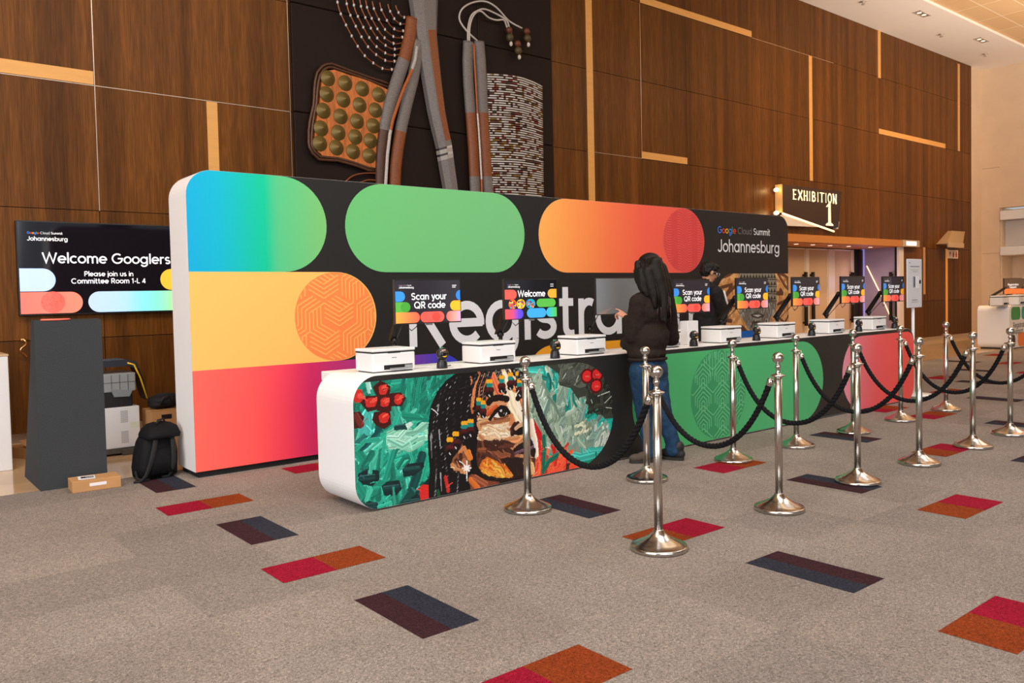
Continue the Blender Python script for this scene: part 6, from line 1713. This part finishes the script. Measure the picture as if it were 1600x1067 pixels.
h2.ell(hc2 + u_ * .038 - f_ * .018, .090, .112, .088, Rm); h2.ell(hc2 - f_ * .05 + u_ * .005, .085, .07, .08, Rm); h2.ell(hc2 + u_ * .085 + f_ * .025, .07, .08, .045, Rm)
h2.build('hair', M_HAIR2, p2, .008, 2, (.025, .022))
# ------------------------------------------------------------------ beadwork artwork on the back wall
YA = YW - .10
aw = thing('beadwork_artwork', 'huge dark leather wall artwork with cones, woven bands and bead strings', 'artwork', (0, 0, 0))
A5 = lambda x, y, Y=YA: at(450 + x / 3.4415, y / 3.4415, Y)
AX0, AX1 = 4.575, 9.075
lp = MB()
for x0, x1 in ((AX0, 6.07), (6.07, 7.57), (7.57, AX1)):
    for z0, z1 in ((1.1, 2.49), (2.49, 3.88), (3.88, 5.27), (5.27, 6.66), (6.66, 7.75)):
        lp.rbox(x0 + .002, x1 - .002, YW - .06, YW - .002, z0 + .002, z1 - .002, .016)
lp.build('leather_backing', mat('dark_leather', hx('1f1410'), rough=.6, spec=.15, bump=.12, bscale=60), aw)
# orange shield with brass cones
S4 = lambda x, y, Y=YA: at(470 + x / 5.333, 90 + y / 5.333, Y)
body_px = [(715, 270), (640, 235), (560, 200), (480, 172), (400, 150), (270, 105), (225, 112), (195, 130), (172, 175), (163, 235), (155, 310), (148, 380), (135, 460), (120, 540), (110, 620), (108, 700), (118, 750), (135, 785), (175, 820), (300, 830), (380, 850), (440, 870), (500, 895), (560, 918), (632, 925), (640, 820), (650, 700), (672, 520), (700, 350)]
pf_ = [S4(*p) for p in body_px]
sh = MB(); pr_ = [(p.x, p.z) for p in pf_]
a_s = sum(pr_[i][0] * pr_[(i + 1) % len(pr_)][1] - pr_[(i + 1) % len(pr_)][0] * pr_[i][1] for i in range(len(pr_)))
if a_s < 0: pr_ = pr_[::-1]
sh.prism(pr_, YA - .03, YW - .03)
so = sh.build('shield', mat('copper_weave', hx('b5652b'), rough=.5, spec=.4, noise=((34, 34, 5), .62, 1.4)), aw)
M_BRASS = mat('old_brass', hx('6e5a2a'), rough=.5, metal=.35)
for x, y in ((225, 172), (370, 213), (512, 260), (650, 310), (215, 305), (353, 350), (490, 395), (622, 438), (187, 443), (332, 490), (468, 530), (605, 568), (168, 590), (313, 625), (455, 660), (580, 692), (158, 715), (297, 750), (436, 782), (570, 817)):
    p = S4(x, y, YA - .03)
    cn_ = MB(); prof_ = []
    for i in range(9):
        prof_ += [(.105 * (1 - i / 9), -.009 * i - .002), (.105 * (1 - i / 9) - .004, -.009 * i - .009)]
    cn_.lathe(prof_, (p.x, YA - .028, p.z), 24, axis='y')
    cn_.build('brass_cone', M_BRASS, so)
outer = [(740, 222), (680, 200), (560, 162), (480, 132), (400, 105), (330, 78), (260, 52), (215, 55), (175, 75), (135, 125), (118, 200), (113, 260), (110, 330), (105, 400), (88, 470), (75, 530), (66, 610), (65, 700), (72, 745), (95, 795), (150, 848), (230, 855), (300, 857), (420, 888), (500, 915), (560, 938), (632, 945)]
inner = [(738, 250), (650, 220), (560, 185), (480, 155), (400, 128), (330, 105), (262, 80), (225, 82), (190, 100), (158, 150), (142, 220), (135, 300), (130, 380), (110, 480), (98, 560), (90, 660), (92, 730), (112, 780), (160, 825), (300, 838), (420, 868), (500, 895), (560, 918), (634, 930)]
bc = MB()
for ln_ in (outer, inner):
    bc.tube([S4(*p, YA - .02) for p in ln_], .020, 8)
bc.build('corded_border', mat('bronze_cord', hx('4d3122'), rough=.4, metal=.35, noise=((60, 60, 60), .6, 1.7)), aw)
GRYB, BRNB, DKB = hx('6d6664'), hx('7c421e'), hx('4a2b1d')
M_WOVEN = mat('woven_beads', vcol=True, rough=.45, spec=.45, noise=((46, 46, 190), .5, 1.55), bump=.3, bscale=160)
def band(name, tubes):
    m = MB()
    for pts, rad, stops, yy in tubes:
        fine = []
        for (xa, ya), (xb, yb) in zip(pts, pts[1:]):
            for i in range(8): fine.append((xa + (xb - xa) * i / 8, ya + (yb - ya) * i / 8))
        fine.append(pts[-1])
        cols = []
        for x, y in fine:
            c = stops[0][1]
            for s_, cc in stops:
                if y >= s_: c = cc
            cols.append(c)
        m.tube([A5(x, y, yy) for x, y in fine], rad, 12, col=cols, flat=(Vector((0, 1, 0)), .6))
    return m.build(name, M_WOVEN, aw)
band('woven_band', [([(668, 100), (655, 200), (628, 310), (585, 440), (548, 560), (522, 690), (508, 800), (503, 900), (503, 1040)], .098, [(0, BRNB), (322, GRYB), (692, DKB)], YA - .03),
                    ([(700, 220), (690, 330), (668, 440), (640, 550), (610, 680), (590, 800), (578, 900), (572, 1040)], .092, [(0, GRYB), (702, BRNB)], YA - .03),
                    ([(694, 250), (684, 320), (662, 390), (625, 470), (595, 550), (565, 640), (548, 720), (535, 830), (525, 990), (524, 1040)], .024, [(0, hx('a9a29e')), (365, hx('a0521f')), (700, hx('b5aeaa'))], YA - .13)])
bb = MB()
Lp = [(652, -10), (666, 90), (682, 190), (700, 300), (726, 450), (752, 600), (775, 700), (797, 790), (815, 900), (838, 1030)]
Rp = [(802, -10), (798, 90), (795, 190), (805, 300), (820, 450), (838, 600), (854, 690), (872, 770), (886, 880), (906, 1030)]
secs = []
for (lx_, ly), (rx_, ry) in zip(Lp, Rp):
    L_, R2_ = A5(lx_, ly, YA - .02), A5(rx_, ry, YA - .02)
    secs.append([L_ + Vector((0, .02, 0)), L_.lerp(R2_, .04) + Vector((0, -.05, 0)), L_.lerp(R2_, .36) + Vector((0, -.10, 0)), L_.lerp(R2_, .45) + Vector((0, -.102, 0)), L_.lerp(R2_, .82) + Vector((0, -.10, 0)), L_.lerp(R2_, .96) + Vector((0, -.05, 0)), R2_ + Vector((0, .02, 0))])
fine = []
for a, b in zip(secs, secs[1:]):
    for i in range(10): fine.append([p.lerp(q, i / 10) for p, q in zip(a, b)])
fine.append(secs[-1])
vv = [p for s_ in fine for p in s_]; ff = []; cc = []
nr = len(fine)
for i in range(nr - 1):
    yimg = -10 + 1040 * i / (nr - 1)
    for j in range(6):
        ff.append((i * 7 + j, i * 7 + j + 1, (i + 1) * 7 + j + 1, (i + 1) * 7 + j))
        c = GRYB
        if j in (3,) and 190 < yimg < 772: c = BRNB
        if 800 < yimg < 815 or 842 < yimg < 856: c = hx('2c2624') if j < 3 else hx('b4aca4')
        elif 815 <= yimg <= 842 or 856 <= yimg < 872: c = hx('9a938c')
        cc.append(c)
bb.add(vv, ff, 0, cc); bb.build('woven_band', M_WOVEN, aw)
band('woven_band', [([(970, 226), (966, 330), (970, 450), (978, 560), (988, 690), (996, 800), (1003, 950), (1008, 1060)], .092, [(0, GRYB), (608, BRNB), (950, GRYB)], YA - .03),
                    ([(1027, 224), (1036, 330), (1042, 450), (1047, 560), (1054, 690), (1062, 800), (1072, 950), (1080, 1060)], .092, [(0, GRYB), (606, BRNB), (946, GRYB)], YA - .03),
                    ([(1000, 236), (1003, 330), (1010, 450), (1018, 600), (1025, 690), (1032, 800), (1040, 950), (1044, 1060)], .016, [(0, hx('a0521f')), (610, hx('c4bcb6')), (960, hx('a0521f'))], YA - .12)])
cd_ = mat('silver_cord', hx('b9b0a8'), rough=.4)
def smooth(pts, n=6):
    out = []
    for i in range(len(pts) - 1):
        p0, p1, p2_, p3 = pts[max(i - 1, 0)], pts[i], pts[i + 1], pts[min(i + 2, len(pts) - 1)]
        for k_ in range(n):
            t = k_ / n
            out.append(tuple(.5 * (2 * p1[q] + (-p0[q] + p2_[q]) * t + (2 * p0[q] - 5 * p1[q] + 4 * p2_[q] - p3[q]) * t * t + (-p0[q] + 3 * p1[q] - 3 * p2_[q] + p3[q]) * t ** 3) for q in (0, 1)))
    return out + [pts[-1]]
for pts in ([(1020, 222), (960, 165), (922, 105), (935, 50), (990, 15), (1060, 8), (1120, 40), (1180, 105), (1212, 128), (1258, 152)], [(967, 222), (968, 150), (985, 85), (1020, 58), (1060, 50), (1130, 80), (1175, 110), (1190, 150), (1200, 180)],
            [(975, 222), (978, 140), (1000, 80), (1035, 60), (1080, 95), (1120, 108), (1160, 108), (1175, 140), (1190, 175)]):
    MB().tube([A5(*p, YA - .05 - .012 * math.sin(i * .4)) for i, p in enumerate(smooth(pts))], .014, 8).build('hanging_cord', cd_, aw)
for x, y in ((1190, 190), (1284, 195), (1235, 262)):
    p = A5(x, y, YA - .06); t_ = MB()
    t_.ball(p + Vector((0, 0, .075)), .058, .05, .055, 12, col=hx('5f2f1a')).ball(p + Vector((.01, 0, -.03)), .066, .055, .066, 12, col=hx('473a20')).ball(p + Vector((.03, 0, -.125)), .028, .028, .04, 10, col=hx('c9beb2'))
    t_.build('bead_tassel', M_WOVEN, aw)
arc0 = [(258, -30), (275, 50), (300, 110), (330, 170), (360, 225), (400, 285), (440, 325), (500, 365), (545, 375), (592, 366)]
cen = (640, 40)
bw = mat('white_bead', hx('c9c6c6'), rough=.25)
BEAD = None
copper = mat('copper_wire', hx('8a5030'), rough=.35, metal=.6)
for s_ in (1.0, .87, .77, .67, .585, .49, .385, .27, .16):
    pts = smooth([(cen[0] + (x - cen[0]) * s_, cen[1] + (y - cen[1]) * s_) for x, y in arc0], 5)
    pts = [q for q in pts if q[1] > -40]
    P3_ = [A5(*p, YA - .03) for p in pts]
    st_ = MB().tube(P3_, .010, 6).build('bead_string', copper, aw)
    L = [0]
    for a, b in zip(P3_, P3_[1:]): L.append(L[-1] + (b - a).length)
    k_ = .1; proto_ = None
    while k_ < L[-1]:
        j = min(int(np.searchsorted(L, k_)), len(L) - 1); f_ = (k_ - L[j - 1]) / max(L[j] - L[j - 1], 1e-6)
        if BEAD is None: BEAD = MB().ball((0, 0, 0), .017, .017, .023, 8).build('bead', bw, st_); q_ = BEAD
        else: q_ = BEAD.copy(); COL.objects.link(q_); q_.parent = st_
        q_.location = P3_[j - 1].lerp(P3_[j], f_); k_ += .15 if s_ > .3 else .11
for pts in ([(310, 975), (350, 945), (410, 932), (485, 932)], [(380, 985), (430, 968), (485, 972)]):
    MB().tube([A5(*p, YA - .03) for p in smooth(pts)], .012, 6).build('bead_string', copper, aw)
# bead curtain cylinder: stacked rows of bead tubes
rb_ = MB(); rr = random.Random(5)
cw_ = [hx('cfc9c3')] * 12 + [hx('5a3028'), hx('6a3a2c'), hx('8a6a30'), hx('4a3430'), hx('a89a90'), hx('7c2f28')]
top = [(1070, 400), (1130, 402), (1200, 408), (1260, 420), (1320, 442), (1366, 466)]
xs_ = [1070 + 296 * i / 24 for i in range(25)]
for row in range(52):
    y_off = row * 12.6
    if y_off > 650: break
    pts = []
    for i, x in enumerate(xs_):
        t = i / 24
        y = np.interp(x, [p[0] for p in top], [p[1] for p in top]) * (1 - y_off / 1400) + y_off * (1 + 420 / 1400)
        y = np.interp(x, [p[0] for p in top], [p[1] for p in top]) + y_off - (np.interp(x, [p[0] for p in top], [p[1] for p in top]) - 400) * min(1, y_off / 800)
        pts.append(A5(x + y_off * .012, y, YA + .02 - .13 * math.sin(PI * (t * .8 + .15))))
    cols = []; c = cw_[0]
    for i in range(24):
        if rr.random() < .8: c = rr.choice(cw_)
        cols.append(c)
    rb_.tube(pts, .0118, 6, col=cols)
rb_.build('bead_cylinder', mat('glass_beads', vcol=True, rough=.3, spec=.5), aw)
